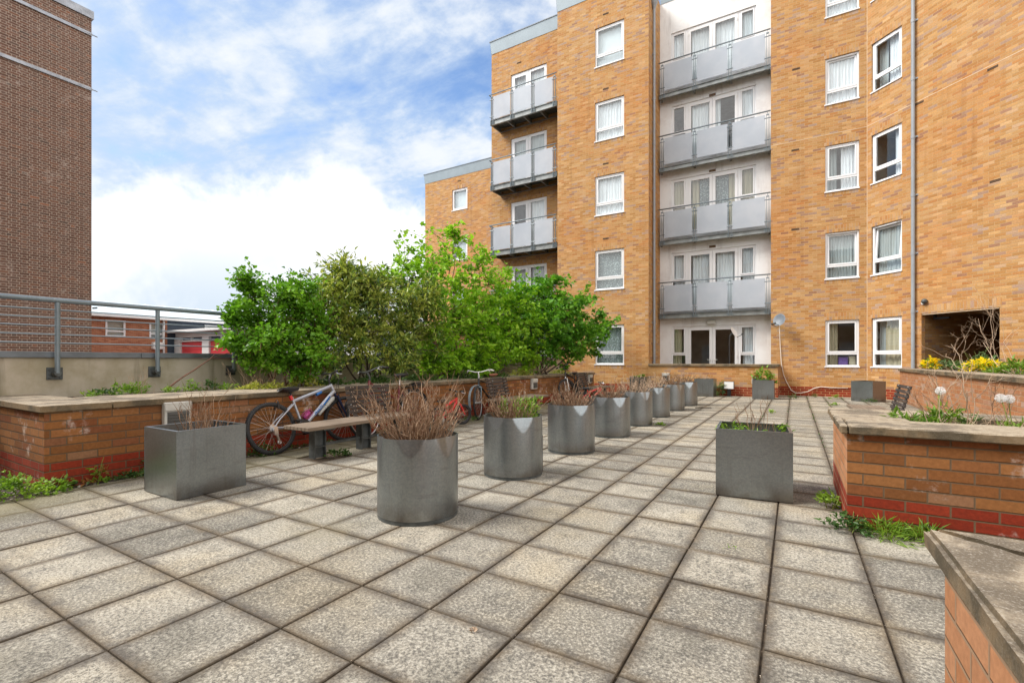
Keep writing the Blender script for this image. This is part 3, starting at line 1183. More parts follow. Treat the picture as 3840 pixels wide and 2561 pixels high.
cA = ['lace', 'lace', 'white', 'white', 'blind']
for k in range(5):
    a = wins_a[k]
    window(A0, EX, a[0], a[2], a[1] - a[0], a[3] - a[2], cA[k], seed=k)
    vent(A0, EX, a[0] + .42, a[3] + .42)
cR = ['cream_left', 'grey', 'sheer_right', 'white', 'white']
cC = ['cream', 'grey', 'blue', 'sheer_right', 'white']
for k in range(5):
    a = wins_r[k]
    window(R0, EX, a[0], a[2], a[1] - a[0], a[3] - a[2], cR[k], 0.06 if k in (1, 3) else 0, seed=10 + k)
    a = wins_c[k]
    window(C0, D45, a[0], a[2], a[1] - a[0], a[3] - a[2], cC[k], 0.09 if k == 1 else 0, seed=20 + k)
bx = MB()
bx.box(.36, .60, .12, .30, .06, .30)
bx.build('storage_box', M['purple'], [o for o in flats.children if o.name.startswith('window')][5], local=True)
bx = MB()
bx.box(.64, .80, .12, .30, .06, .33)
bx.build('storage_box', M['cur_cream'], [o for o in flats.children if o.name.startswith('window')][5], local=True)
for k in range(3):
    a = wins_f[k]
    window(F0, EX, a[0], a[2], a[1] - a[0], a[3] - a[2], 'blind', low=False, seed=30 + k)
    vent(F0, EX, a[0] + .5, a[3] + .42)
for (u, z) in ((.70, 5.45), (.70, 8.05), (.72, 10.70)):
    vent(R0, EX, u, z)
for (u, z) in ((1.50, 8.28), (3.15, 8.26), (3.2, 5.5), (1.5, 11.3), (2.6, 12.4)):
    vent(C0, D45, u, z)
# pale sealant joints in the brickwork
sj = MB()
sj.box(-.668, 1.915, YR - .003, YR + .004, 8.335, 8.35)
m45 = Matrix.Translation((C0[0], C0[1], 0)) @ Matrix.Rotation(rad(-45), 4, 'Z')
sj.box(0.01, 11, -.003, .004, 8.335, 8.35, 0, m45)
sj.box(0.004, 0.018, -.0035, .004, 0, 15, 0, m45)
sj.build('sealant_joint', M['sealant'], flats)


# --- passage through the angled wall
ps = MB()


def P45(u, z, d):
    w = m45 @ Vector((u, d, z))
    return tuple(w)


u0, u1, zz = PASS[0], PASS[1], PASS[3]
dd = 9.0
sk = 1.4      # the passage runs askew so one sees its left wall
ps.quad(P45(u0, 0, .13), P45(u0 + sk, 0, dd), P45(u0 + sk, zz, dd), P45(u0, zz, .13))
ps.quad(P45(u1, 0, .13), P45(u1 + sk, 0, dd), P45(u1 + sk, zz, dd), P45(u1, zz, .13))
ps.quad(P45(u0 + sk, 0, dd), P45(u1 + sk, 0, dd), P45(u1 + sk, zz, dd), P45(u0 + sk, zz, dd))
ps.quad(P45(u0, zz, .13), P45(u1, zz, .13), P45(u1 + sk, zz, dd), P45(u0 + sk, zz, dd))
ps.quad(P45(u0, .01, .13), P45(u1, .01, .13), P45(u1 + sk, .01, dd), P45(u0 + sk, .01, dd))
ps.build('passage', M['brick_shaded'], flats, uv=True)
pl = MB()
pl.box(u0 - .04, u1 + .04, -.0035, .004, zz + .001, zz + .226, 0, m45)
pl.build('passage_lintel', M['lintel'], flats, uv=True)
ls = MB()
ls.box(u0 + .02, u1 - .02, .01, .10, zz - .03, zz - .004, 0, m45)
ls.build('lintel_plate', M['sealant'], flats)
pk = MB()
pk.box(u0 + .12, u0 + .50, .25, .32, zz - .16, zz - .11, 0, m45)
pk.box(u0 + .12, u0 + .17, .25, .32, zz - .11, zz - .03, 0, m45)
pk.build('door_closer', M['black'], flats)


# --- glazed doors of the left bay
def french_door(k):
    a = door_l[k]
    w, h = a[1] - a[0], a[3] - a[2]
    s = MB()
    frame_rect(s, 0, w, 0, h, .06, 0, .07)
    s.box(w / 2 - .03, w / 2 + .03, .002, .068, .06, h - .06)
    s.box(w * .60, w * .92, -.014, -.001, h - .09, h - .03)
    o = s.build('balcony_door', M['upvc'], flats, local=True, bevel=.006)
    place(o, L0, EX, a[0], a[2], .045)
    for i, (x0, x1) in enumerate(((.065, w / 2 - .034), (w / 2 + .034, w - .065))):
        q = MB()
        b = .11 if i == 0 else .06
        frame_rect(q, x0, x1, .065, h - .065, b, -.012, .05)
        q.build('leaf', M['upvc'], o, local=True, bevel=.005)
        g_ = MB()
        g_.quad((x0 + b, .02, .065 + b), (x1 - b, .02, .065 + b), (x1 - b, .02, h - .065 - b), (x0 + b, .02, h - .065 - b))
        g_.build('pane', M['glass'], o, local=True)
    room(o, w, h)
    if k in (1, 2, 4):
        curtain(o, w * .42, h - .1, w * .53, .05, M['cur_white'], .16, k, 5)
        if k != 2:
            curtain(o, w * .42, h - .1, .06, .05, M['cur_white'], .2, k, 5)
    else:
        bl = MB()
        bl.quad((.06, .15, .3), (w - .06, .15, .3), (w - .06, .15, h - .06), (.06, .15, h - .06))
        bl.build('blind', M['cur_grey'], o, local=True)
    l1 = MB()
    l1.box(-.03, w + .03, -.0485, -.044, h + .001, h + .226)
    l1.build('lintel', M['lintel'], o, local=True, uv=True)


for k in range(5):
    french_door(k)
    vent(L0, EX, 1.42, door_l[k][3] + .42)


# --- glazed screens of the rendered strip
def glazed_screen(k):
    a = glz_w[k]
    w, h = a[1] - a[0], a[3] - a[2]
    s = MB()
    xs = [0.0, .535, .565, 1.445, 2.335, 2.365, w]
    frame_rect(s, 0, w, 0, h, .05, 0, .07)
    s.box(.50, .60, .002, .068, .05, h - .05)
    s.box(2.29, 2.37, .002, .068, .05, h - .05)
    zt = 1.37 - .30
    for x0, x1 in ((.05, .50), (2.37, w - .05)):
        s.box(x0, x1, .002, .068, zt - .03, zt + .03)
    o = s.build('glazed_screen', M['upvc'], flats, local=True, bevel=.006)
    place(o, W0, EX, a[0], a[2], .045)
    for x0, x1 in ((.05, .50), (2.37, w - .05)):
        q = MB()
        frame_rect(q, x0 + .004, x1 - .004, zt + .034, h - .054, .045, -.014, .045)
        so = q.build('sash', M['upvc'], o, local=True, bevel=.005)
        g_ = MB()
        g_.quad((x0 + .045, .02, zt + .07), (x1 - .045, .02, zt + .07), (x1 - .045, .02, h - .09), (x0 + .045, .02, h - .09))
        g_.quad((x0, .03, .05), (x1, .03, .05), (x1, .03, zt - .03), (x0, .03, zt - .03))
        g_.build('pane', M['glass'], o, local=True)
    for i, (x0, x1) in enumerate(((.605, 1.442), (1.448, 2.285))):
        q = MB()
        frame_rect(q, x0, x1, .055, h - .055, .10, -.016, .05)
        q.build('leaf', M['upvc'], o, local=True, bevel=.006)
        g_ = MB()
        g_.quad((x0 + .10, .02, .155), (x1 - .10, .02, .155), (x1 - .10, .02, h - .155), (x0 + .10, .02, h - .155))
        g_.build('pane', M['glass'], o, local=True)
        hd = MB()
        hx = x1 - .05 if i == 0 else x0 + .05
        sgn = -1 if i == 0 else 1
        hd.box(hx - .014, hx + .014, -.026, -.016, .72, .94)
        hd.bar((hx, -.055, .88), (hx + sgn * .12, -.055, .88), .018, .018)
        hd.bar((hx, -.02, .88), (hx, -.06, .88), .018, .018)
        hx2 = x0 + .03 if i == 0 else x1 - .03
        for hz in (.25, 1.0, h - .25):
            hd.box(hx2 - .02, hx2 + .02, -.03, -.016, hz - .05, hz + .05)
        hd.build('handle', M['white_paint'], o, local=True)
    room(o, w, h, 2.6)
    cs = {0: [(.05, .30, 'cur_cream'), (2.44, .34, 'cur_white')],
          1: [(.07, .42, 'cur_white'), (.72, .62, 'cur_white'), (1.56, .62, 'cur_white'), (2.42, .42, 'cur_white')],
          2: [(.07, .42, 'cur_cream'), (.72, .25, 'cur_cream'), (1.0, .40, 'cur_lace'), (1.56, .40, 'cur_lace'), (1.98, .22, 'cur_cream'), (2.42, .42, 'cur_cream')],
          3: [(.72, .62, 'cur_white'), (1.50, .2, 'cur_white'), (2.42, .42, 'cur_white')],
          4: [(.07, .42, 'cur_white'), (.72, .62, 'cur_white'), (1.56, .62, 'cur_white'), (2.42, .42, 'blind')]}[k]
    for i, (x, ww, m_) in enumerate(cs):
        curtain(o, ww, h - .1, x, .05, M[m_], .15 + .02 * (i % 2), i + k, max(2, int(ww * 10)))


for k in range(5):
    glazed_screen(k)


# --- balconies
def balcony(x0, x1, y0, y1, zb, beam, ztop_rail, zp0, zp1, posts, wide, label=None):
    """x along the front, y0 front, y1 wall"""
    s = MB()
    fl = .012
    s.box(x0, x1, y0, y0 + .012, zb, zb + beam)
    s.box(x0, x1, y0 - .04, y0 + .05, zb - .010, zb - .0005)
    s.box(x0, x1, y0 - .04, y0 + .05, zb + beam + .0005, zb + beam + .010)
    for x in (x0, x1 - .05):
        s.box(x, x + .05, y0 + .052, y1, zb + .01, zb + beam - .002)
    n = 3 if wide else 4
    for i in range(1, n):
        x = x0 + (x1 - x0) * i / n
        s.box(x - .03, x + .03, y0 + .052, y1, zb + .03, zb + beam - .002)
    if not wide:
        s.box(x0 + .06, x1 - .06, y1 - .10, y1 - .02, zb + .0, zb + .02)
    o = s.build('balcony', M['galv_beam'], flats)
    if label:
        o['label'] = label
    d = MB()
    d.box(x0 + .012, x1 - .012, y0 + .055, y1 - .003, zb + beam + .012, zb + beam + .045)
    d.build('deck', M['steel_dark'], o)
    hr = MB()
    hr.tube([(x0 - .06, y0 - .02, ztop_rail), (x1, y0 - .02, ztop_rail)] if not wide else [(x0 - .02, y0 - .02, ztop_rail), (x1 + .02, y0 - .02, ztop_rail)], .022, 10)
    if not wide:
        hr.tube([(x0 - .05, y0 - .02, ztop_rail), (x0 - .05, y1, ztop_rail)], .022, 10)
    hr.build('handrail', M['steel'], o, smooth=True)
    for px in posts:
        p = MB()
        for dx in (-.045, .033):
            p.box(px + dx, px + dx + .012, y0 - .05, y0 + .0, zb + .01, ztop_rail - .10)
        p.tube([(px, y0 - .02, ztop_rail - .11), (px, y0 - .02, ztop_rail)], .008, 6)
        p.box(px - .045, px + .045, y0 - .045, y0 - .005, ztop_rail - .135, ztop_rail - .105)
        for zz_ in (zp0 + .12, zp1 - .12):
            p.tube([(px - .10, y0 - .04, zz_), (px + .10, y0 - .04, zz_)], .016, 8)
        p.box(px - .09, px - .075, y0 - .03, y0 - .001, zb + .012, zb + beam)
        p.box(px + .075, px + .09, y0 - .03, y0 - .001, zb + .012, zb + beam)
        p.build('post', M['steel'], o)
    for a, b in zip(posts, posts[1:]):
        g_ = MB()
        g_.box(a + .075, b - .075, y0 - .045, y0 - .033, zp0, zp1)
        g_.build('glass_panel', M['frosted'], o)
    if not wide:
        g_ = MB()
        g_.box(x0 - .012, x0, y0 + .05, y1 - .08, zp0, zp1)
        g_.build('glass_panel', M['frosted'], o)


for k in range(1, 5):
    zb = 11.15 - 2.78 * (4 - k)
    balcony(-11.13, -8.03, 16.88, YL - .002, zb, .19, zb + 1.30, zb + .225, zb + 1.175, (-11.04, -10.05, -9.06, -8.10), False)
    zb = 10.968 - 2.75 * (4 - k)
    balcony(-4.37, -0.70, 18.15, YW - .002, zb, .135, zb + 1.335, zb + .245, zb + 1.215, (-4.25, -3.10, -1.93, -0.765), True)
    v_ = MB()
    v_.box(-2.66, -2.44, YW - .02, YW + .02, zb - .28 + .06, zb - .20 + .06)
    v_.build('air_vent', M['vent'], flats)

# the wing of the block that closes the court behind the viewer
B0 = (9.0, -7.0)
wins_b = [(1.6 + 3.3 * i, 2.75 + 3.3 * i, 1.0 + ST * k, 2.47 + ST * k) for i in range(5) for k in range(4)]
wall_obj('brick_wall', M['brick'], (B0, (-1, 0), 20.0, ZB, 12.2, wins_b), ((-11.0, -7.0), (0, -1), 9.0, ZB, 12.2))
for i, a in enumerate(wins_b):
    window(B0, (-1.0, 0.0), a[0], a[2], a[1] - a[0], a[3] - a[2], ['white', 'blind', 'grey'][i % 3], seed=60 + i, lint=False)
s = MB()
s.box(-11.05, 9.05, -16, -6.95, 12.201, 12.7)
s.build('parapet_fascia', M['cladding'], flats)

# downpipes
for nm, (x, y), ztop, dx in (('p', (-4.35, 17.35), 14.0, 0), ('q', tuple(P45(1.384, 0, -.07))[:2], 15.6, 0)):
    d = MB()
    d.tube([(x, y, 0.02), (x, y, ztop)], .045, 12)
    for i in range(1, 9):
        z = .9 + i * 1.62
        if z < ztop - .3:
            d.tube([(x, y, z - .05), (x, y, z + .05)], .053, 12)
            d.box(x - .02, x + .12 * (1 if nm == 'q' else -1) * (1 if nm == 'q' else .6), y - .012, y + .012, z - .02, z + .02)
    if nm == 'p':
        d.lathe([(.045, 13.85), (.09, 14.02), (.12, 14.06), (.12, 14.35), (.0, 14.35)], 14, 0, Matrix.Translation((x, y, 0)))
    d.build('downpipe', M['pipe'], flats, smooth=True, auto=40)
# wall lamp over the ground floor doors, boxed overflow high up
bl = MB()
bl.box(-2.72, -2.42, YW - .12, YW - .001, 2.46, 2.60)
bl.box(-2.70, -2.44, YW - .135, YW - .1205, 2.475, 2.585)
bl.build('wall_lamp', M['lampbox'], flats, bevel=.02)
ob_ = MB()
ob_.box(-2.0, -1.2, YW - .18, YW - .001, 14.25, 14.45)
ob_.build('overflow_box', M['sealant'], flats, bevel=.01)


# ---------------------------------------------------------------- brick tower beyond the parapet
TX, TY = -20.2, 6.4
tower = thing('brick_tower', 'tall windowless tower of dark weathered brick with pale mortar beyond the railing', 'building', (TX, TY, -4))
s = MB()
wall(s, (TX, TY - 26), (0, 1), 26, -4, 12.55)
wall(s, (TX, TY), (-1, 0), 9, -4, 12.55)
wall(s, (TX - 9, TY), (0, -1), 26, -4, 12.55)
wall(s, (TX - 9, TY - 26), (1, 0), 9, -4, 12.55)
s.build('wall', M['brick_tower'], tower, uv=True)
s = MB()
s.box(TX - 9.03, TX + .05, TY - 26.03, TY + .05, 12.56, 12.82)
s.build('coping', M['lead'], tower)
for z in (10.15, 11.98):
    b = MB()
    b.box(TX + .001, TX + .05, TY - 26, TY + .001, z, z + .10)
    b.tube([(TX + .03, TY - .6, z + .05), (TX + .05, TY + .14, z + .04)], .016, 6)
    b.build('flashing_band', M['lead'], tower)
s = MB()
s.tube([(TX - .3, TY - 1.9, 12.8), (TX - .3, TY - 1.9, 14.4)], .03, 6)
s.tube([(TX + .0, TY + .02, 2.9), (TX + .05, TY + .14, 2.92)], .03, 6)
s.build('lightning_rod', M['steel_dark'], tower)

# ---------------------------------------------------------------- low brick building with red garage doors
SX, SY = -35.0, 15.35
fire = thing('garage_building', 'low orange brick building with pale metal roof and red garage doors beyond the parapet', 'building', (SX, SY, -4))
s = MB()
wh = [(11.73 + 16, 12.70 + 16, 2.58, 3.56), (13.95 + 16, 14.75 + 16, 2.52, 3.52)]
wall(s, (SX, -16), (0, 1), 16 + 14.95, -4, 3.84, wh)
s.build('wall', M['brick_station'], fire, uv=True)
s = MB()
wall(s, (SX, 14.95), (0, 1), 26, -4, 3.84)
s.build('clad_wall', M['dark_slate'], fire)
for (a, b, c, d) in wh:
    w = MB()
    y0, y1 = a - 16, b - 16
    for (p, q, r_, t_) in ((y0, y0 + .09, c, d), (y1 - .09, y1, c, d), (y0 + .09, y1 - .09, c, c + .07), (y0 + .09, y1 - .09, d - .07, d), (y0 + .09, y1 - .09, c + .28, c + .36)):
        w.box(SX - .06, SX + .03, p, q, r_, t_)
    wo = w.build('window', M['upvc'], fire)
    g_ = MB()
    g_.quad((SX - .02, y0, c), (SX - .02, y1, c), (SX - .02, y1, d), (SX - .02, y0, d))
    g_.build('pane', M['glass'], wo)
    g2 = MB()
    g2.quad((SX - .25, y0 - .1, c - .1), (SX - .25, y1 + .1, c - .1), (SX - .25, y1 + .1, d + .1), (SX - .25, y0 - .1, d + .1))
    g2.build('room_lining', M['cur_grey'], wo)
w = MB()
w.box(SX - .02, SX + .06, 17.2, 18.6, 3.18, 3.6)
wo = w.build('window', M['upvc'], fire)
w = MB()
w.box(SX + .061, SX + .064, 17.28, 18.52, 3.24, 3.54)
w.build('pane', M['blind'], wo)
s = MB()
s.quad((SX + .35, -16.2, 3.86), (SX + .35, 41.2, 3.86), (SX - 7, 41.2, 5.35), (SX - 7, -16.2, 5.35))
s.quad((SX + .35, -16.2, 3.80), (SX + .35, 41.2, 3.80), (SX + .35, 41.2, 3.86), (SX + .35, -16.2, 3.86))
s.quad((SX + .35, -16.2, 3.80), (SX - .1, -16.2, 3.80), (SX - .1, 41.2, 3.80), (SX + .35, 41.2, 3.80))
ro = s.build('roof', M['roofmetal'], fire)
s = MB()
for i in range(48):
    y = -16 + i * 1.2
    s.bar((SX + .34, y, 3.875), (SX - 7, y, 5.365), .05, .05)
s.build('roof_seam', M['roofmetal'], ro)
s = MB()
s.box(SX + .352, SX + .47, -16.2, 41.2, 3.72, 3.85)
s.tube([(SX + .12, 14.7, 3.7), (SX + .12, 14.7, -4)], .06, 8)
s.build('gutter', M['white_paint'], fire)
s = MB()
s.box(SX + .002, SX + .32, 14.05, 14.62, 1.85, 2.30)
s.build('condenser_unit', M['white_paint'], fire, bevel=.04)
# garage wing facing the camera
s = MB()
s.box(SX + .01, -16, SY + .06, SY + 9, 2.62, 3.02)
s.box(SX + .01, -16, SY - .5, SY + .06, 2.93, 3.08)
s.build('canopy', M['white_paint'], fire)
s = MB()
x = SX
doors = []
while x < -16.5:
    s.box(x + .01, x + .80, SY, SY + .3, -4, 2.60)
    doors.append((x + .80, x + 3.47))
    x += 3.47
for a, b in doors:
    s.box(a, b, SY + .02, SY + .3, 2.34, 2.44)
    s.box((a + b) / 2 - .05, (a + b) / 2 + .05, SY + .02, SY + .3, 2.441, 2.6)
s.build('pier', M['white_paint'], fire)
for a, b in doors[:3]:
    d = MB()
    d.box(a + .001, b - .001, SY + .10, SY + .16, -4, 2.338)
    for i in range(7):
        d.box(a + .02, b - .02, SY + .085, SY + .10, 2.30 - .45 * i, 2.32 - .45 * i)
    d.build('garage_door', M['reddoor'], fire)
    g_ = MB()
    g_.quad((a, SY + .15, 2.441), (b, SY + .15, 2.441), (b, SY + .15, 2.619), (a, SY + .15, 2.619))
    g_.build('clerestory_pane', M['dark_slate'], fire)
s = MB()
s.box(doors[3][0] - .001, -16.5, SY + .05, SY + .2, -4, 2.338)
s.build('pale_wall', M['render_white'], fire)

# ---------------------------------------------------------------- parapet and railing
PX = -7.80
s = MB()
s.box(PX - .25, PX, -6, YA - .005, -.3, 1.188)
par = thing('parapet_wall', 'buff rendered parapet wall with grey metal capping behind the shrub bed', 'wall', (PX, 3, 0))
s.build('wall', M['stucco'], par)
s = MB()
y = -6.0
while y < 16.8:
    y1 = min(y + 3.0, YA - .006)
    s.box(PX - .29, PX + .035, y + .003, y1 - .003, 1.19, 1.262)
    y = y1
s.build('capping', M['capping'], par, bevel=.004)

rail = thing('railing', 'grey tubular steel railing with five thin bars bolted to the parapet', 'railing', (PX, 3, 1.0))
RX = -7.70
ys = [2.114 + 1.055 * i for i in range(-6, 14)]
for y in ys:
    p = MB()
    p.tube([(RX, y, 1.0), (RX, y, 1.86)], .026, 14)
    po = p.build('post', M['steel'], rail, smooth=True, auto=50)
    q = MB()
    q.box(PX + .001, PX + .013, y - .075, y + .075, .92, 1.07)
    for dy in (-.05, .05):
        for z in (.945, 1.045):
            q.tube([(PX + .013, y + dy, z), (PX + .026, y + dy, z)], .012, 6)
    q.tube([(PX + .01, y - .005, .99), (RX + .02, y, 1.0)], .036, 12)
    q.build('base_plate', M['steel_dark'], po, bevel=.002)
h = MB()
h.tube([(RX, ys[0] - .3, 1.885), (RX, ys[-1] + .3, 1.885)], .030, 16)
h.build('handrail', M['steel'], rail, smooth=True, auto=50)
for z in (1.769, 1.671, 1.573, 1.469, 1.367):
    h = MB()
    h.tube([(RX, ys[0] - .3, z), (RX, ys[-1] + .3, z)], .0085, 8)
    h.build('bar', M['steel'], rail, smooth=True)


# ---------------------------------------------------------------- raised beds
def coping_run(mb, x0, x1, y0, y1, z0, z1, along, step=.9):
    a, b = (x0, x1) if along == 'x' else (y0, y1)
    n = max(1, round((b - a) / step))
    for i in range(n):
        p, q = a + (b - a) * i / n + .003, a + (b - a) * (i + 1) / n - .003
        dz = R.gauss(0, .0012)
        if along == 'x':
            mb.box(p, q, y0, y1, z0, z1 + dz)
        else:
            mb.box(x0, x1, p, q, z0, z1 + dz)


LX = -5.75
bedl = thing('planting_bed', 'long orange brick planting bed with stone coping running under the shrubs', 'planter', (LX, 1.49, 0))
s = MB()
wall(s, (-7.79, 1.49), (1, 0), LX + 7.79, -.05, .69)
wall(s, (LX, 1.49), (0, 1), 13.5, -.05, .69)
wall(s, (LX, 14.99), (-1, 0), LX + 7.79, -.05, .69)
s.quad((-7.79, 1.94, .02), (-7.79, 1.94, .69), (-6.9, 1.94, .69), (-6.9, 1.94, .02))
s.build('brick_wall', M['brick_bed'], bedl, uv=True)
s = MB()
coping_run(s, -7.795, LX + .035, 1.455, 1.97, .692, .752, 'x', 1.0)
coping_run(s, -6.75, LX + .035, 1.976, 15.02, .692, .752, 'y', .92)
coping_run(s, -7.795, -6.756, 14.5, 15.02, .692, .752, 'x', .9)
s.build('coping', M['coping'], bedl, bevel=.006)
s = MB()
for i in range(50):
    y0, y1 = 1.98 + i * .25, 1.98 + (i + 1) * .25
    s.quad((-7.79, y0, .70), (-6.76, y0, .70), (-6.76, y1, .70), (-7.79, y1, .70))
s.build('soil', M['soil'], bedl)

# near right bed
bedn = thing('planting_bed', 'low red brick planting bed with chipped stone coping right of the square planter', 'planter', (.316, 4.012, 0))
s = MB()
wall(s, (.316, 4.012), (1, 0), 2.29, -.03, .648)
s.build('brick_wall', M['brick_bed'], bedn, uv=True)  # front wall gets darker brick than the sides: its shade is in the colour
s = MB()
wall(s, (.316, 5.36), (0, -1), 1.348, -.03, .648)
wall(s, (2.6, 5.36), (-1, 0), 2.284, -.03, .648)
s.build('brick_wall', M['brick_bed_near'], bedn, uv=True)


def chipped(mb_list, name, parent, x0, x1, y0, y1, z0, z1, n, seed, corner=None):
    """coping stones with worn, chipped arrises (bmesh displaced)"""
    import bmesh
    rr = random.Random(seed)
    bm = bmesh.new()
    for (a0, a1, b0, b1) in mb_list:
        vs = bmesh.ops.create_cube(bm, size=1)['verts']
        for v in vs:
            v.co = Vector((a0 + (v.co.x + .5) * (a1 - a0), b0 + (v.co.y + .5) * (b1 - b0), z0 + (v.co.z + .5) * (z1 - z0)))
    bmesh.ops.bevel(bm, geom=list(bm.edges), offset=.008, segments=1, affect='EDGES')
    cuts = [e for e in bm.edges if e.calc_length() > .15]
    bmesh.ops.subdivide_edges(bm, edges=cuts, cuts=n, use_grid_fill=True)
    for v in bm.verts:
        top = v.co.z > z1 - .012
        w = .0018
        v.co += Vector((rr.gauss(0, w), rr.gauss(0, w), rr.gauss(0, w * .6) if not top else rr.gauss(0, w * .4)))
        if rr.random() < .05 and v.co.z > z1 - .02 and v.co.y < y0 + .012:
            v.co += Vector((0, .012 * rr.random(), -.016 * rr.random()))
    me = bpy.data.meshes.new(name)
    off = Vector((0, 0, 0))
    p = parent
    while p is not None:
        off = off + p.location
        p = p.parent
    for v in bm.verts:
        v.co -= off
    bm.to_mesh(me)
    bm.free()
    me.materials.append(M['coping'])
    o = bpy.data.objects.new(name, me)
    COL.objects.link(o)
    o.parent = parent
    return o


chipped([(.276, .318, 3.975, 4.50), (.324, 1.30, 3.972, 4.50), (1.306, 2.0, 3.975, 4.50), (2.006, 2.60, 3.972, 4.5),
         (.274, .74, 4.506, 5.10), (.276, .74, 5.106, 5.40), (.746, 1.7, 4.95, 5.40), (1.706, 2.6, 4.95, 5.40)],
        'coping', bedn, .274, 2.6, 3.972, 5.4, .65, .71, 14, 3)
s = MB()
s.box(.70, 2.6, 4.45, 5.0, .3, .60)
s.build('soil', M['soil'], bedn)

# the corner of the nearest bed
bedc = thing('planting_bed', 'nearest brick bed corner with mossy stone coping at the bottom right', 'planter', (.33, 1.62, 0))
s = MB()
wall(s, (.33, 1.60), (0, -1), 3.2, -.03, .648)
wall(s, (2.6, 1.60), (-1, 0), 2.27, -.03, .648)
s.build('brick_wall', M['brick_bed_near'], bedc, uv=True)


def mitred(name, parent):
    """two mitred stones with rounded nosing"""
    import bmesh
    rr = random.Random(8)
    bm = bmesh.new()
    z0, z1 = .650, .710
    polys = [[(.300, 1.668), (.80, 1.25), (.80, -1.6), (.295, -1.6)],
             [(.306, 1.672), (2.6, 1.672), (2.6, 1.25), (.806, 1.254)]]
    off = Vector(parent.location)
    for poly in polys:
        lo = [bm.verts.new((x, y, z0)) for x, y in poly]
        hi = [bm.verts.new((x, y, z1)) for x, y in poly]
        bm.faces.new(hi[::-1])
        bm.faces.new(lo)
        for i in range(4):
            j = (i + 1) % 4
            bm.faces.new((lo[i], hi[i], hi[j], lo[j]))
    bmesh.ops.recalc_face_normals(bm, faces=list(bm.faces))
    bmesh.ops.bevel(bm, geom=list(bm.edges), offset=.011, segments=2, affect='EDGES')
    cuts = [e for e in bm.edges if e.calc_length() > .12]
    bmesh.ops.subdivide_edges(bm, edges=cuts, cuts=30, use_grid_fill=True)
    for v in bm.verts:
        v.co += Vector((rr.gauss(0, .0011), rr.gauss(0, .0011), rr.gauss(0, .0006)))
        v.co -= off
    me = bpy.data.meshes.new(name)
    bm.to_mesh(me)
    bm.free()
    me.materials.append(M['coping'])
    o = bpy.data.objects.new(name, me)
    COL.objects.link(o)
    o.parent = parent


mitred('coping', bedc)
s = MB()
s.box(.79, 2.6, -1.6, 1.26, .3, .62)
s.build('soil', M['soil'], bedc)

# high bed along the right
bedh = thing('planting_bed', 'tall pinkish brick planting bed holding yellow flowers below the passage', 'planter', (2.61, 17.4, 0))
s = MB()
wall(s, (2.61, 17.40), (0, -1), 22, -.03, .85)
s.build('brick_wall', M['brick_bed_high'], bedh, uv=True)
s = MB()
coping_run(s, 2.565, 3.05, -4.6, 17.36, .852, .93, 'y', 1.8)
s.build('coping', M['coping'], bedh, bevel=.008)
s = MB()
for i in range(40):
    y0 = -4.6 + i * .52
    s.quad((3.04, y0, .90), (9, y0, .95), (9, y0 + .52, .95), (3.04, y0 + .52, .90))
s.build('soil', M['soil'], bedh)

# low terrace wall in front of the ground floor doors
ter = thing('terrace_wall', 'low orange brick terrace wall with brown stone coping before the glazed doors', 'wall', (-2.4, 16.8, 0))
s = MB()
wall(s, (-4.418, 16.80), (1, 0), 3.988, -.03, .955)
wall(s, (-.43, 16.80), (0, 1), 1.29, -.03, .955)
wall(s, (-.65, 17.05), (-1, 0), 3.75, -.03, .955)
s.build('brick_wall', M['brick'], ter, uv=True)
s = MB()
coping_run(s, -4.415, -.40, 16.755, 17.08, .957, 1.035, 'x', 1.3)
coping_run(s, -.68, -.40, 17.086, 18.08, .957, 1.035, 'y', 1.0)
s.build('coping', M['coping'], ter, bevel=.008)
s = MB()
s.box(-4.41, -.66, 17.06, 18.49, -.028, .12)
structure(s.build('terrace_floor', M['slab']))


# ---------------------------------------------------------------- round planters with dented rims
def round_planter_mesh():
    s = MB()
    n, Hh, Ro = 168, .60, .30
    zs = [.03 + i * (.37 - .03) / 4 for i in range(5)] + [.37 + (Hh - .37) * i / 22 for i in range(1, 23)]

    def rad_at(a, z, t=0.0):
        r = Ro - t
        for k in range(6):
            c = k * PI / 3 + .08 * math.sin(k * 2.3)
            d = (a - c + PI) % (2 * PI) - PI
            wv = .30 + .09 * math.sin(k * 1.7)
            if abs(d) < wv:
                dep = .135 + .055 * math.sin(k * 3.1)
                zb = Hh - dep * (1 - (abs(d) / wv) ** 1.5)
                if z > zb:
                    r -= (z - zb) * .15
        return r
    rows = []
    for z in zs:
        rows.append([(rad_at(2 * PI * i / n, z) * math.cos(2 * PI * i / n), rad_at(2 * PI * i / n, z) * math.sin(2 * PI * i / n), z) for i in range(n)])
    inner = []
    for z in reversed(zs[8:]):
        inner.append([(rad_at(2 * PI * i / n, z, .009) * math.cos(2 * PI * i / n), rad_at(2 * PI * i / n, z, .009) * math.sin(2 * PI * i / n), z) for i in range(n)])
    allr = rows + inner
    for r in allr:
        s.v += r
    for j in range(len(allr) - 1):
        for i in range(n):
            i2 = (i + 1) % n
            s.f.append((j * n + i, j * n + i2, (j + 1) * n + i2, (j + 1) * n + i))
            s.mi.append(0)
    # vertical lap seam
    return s


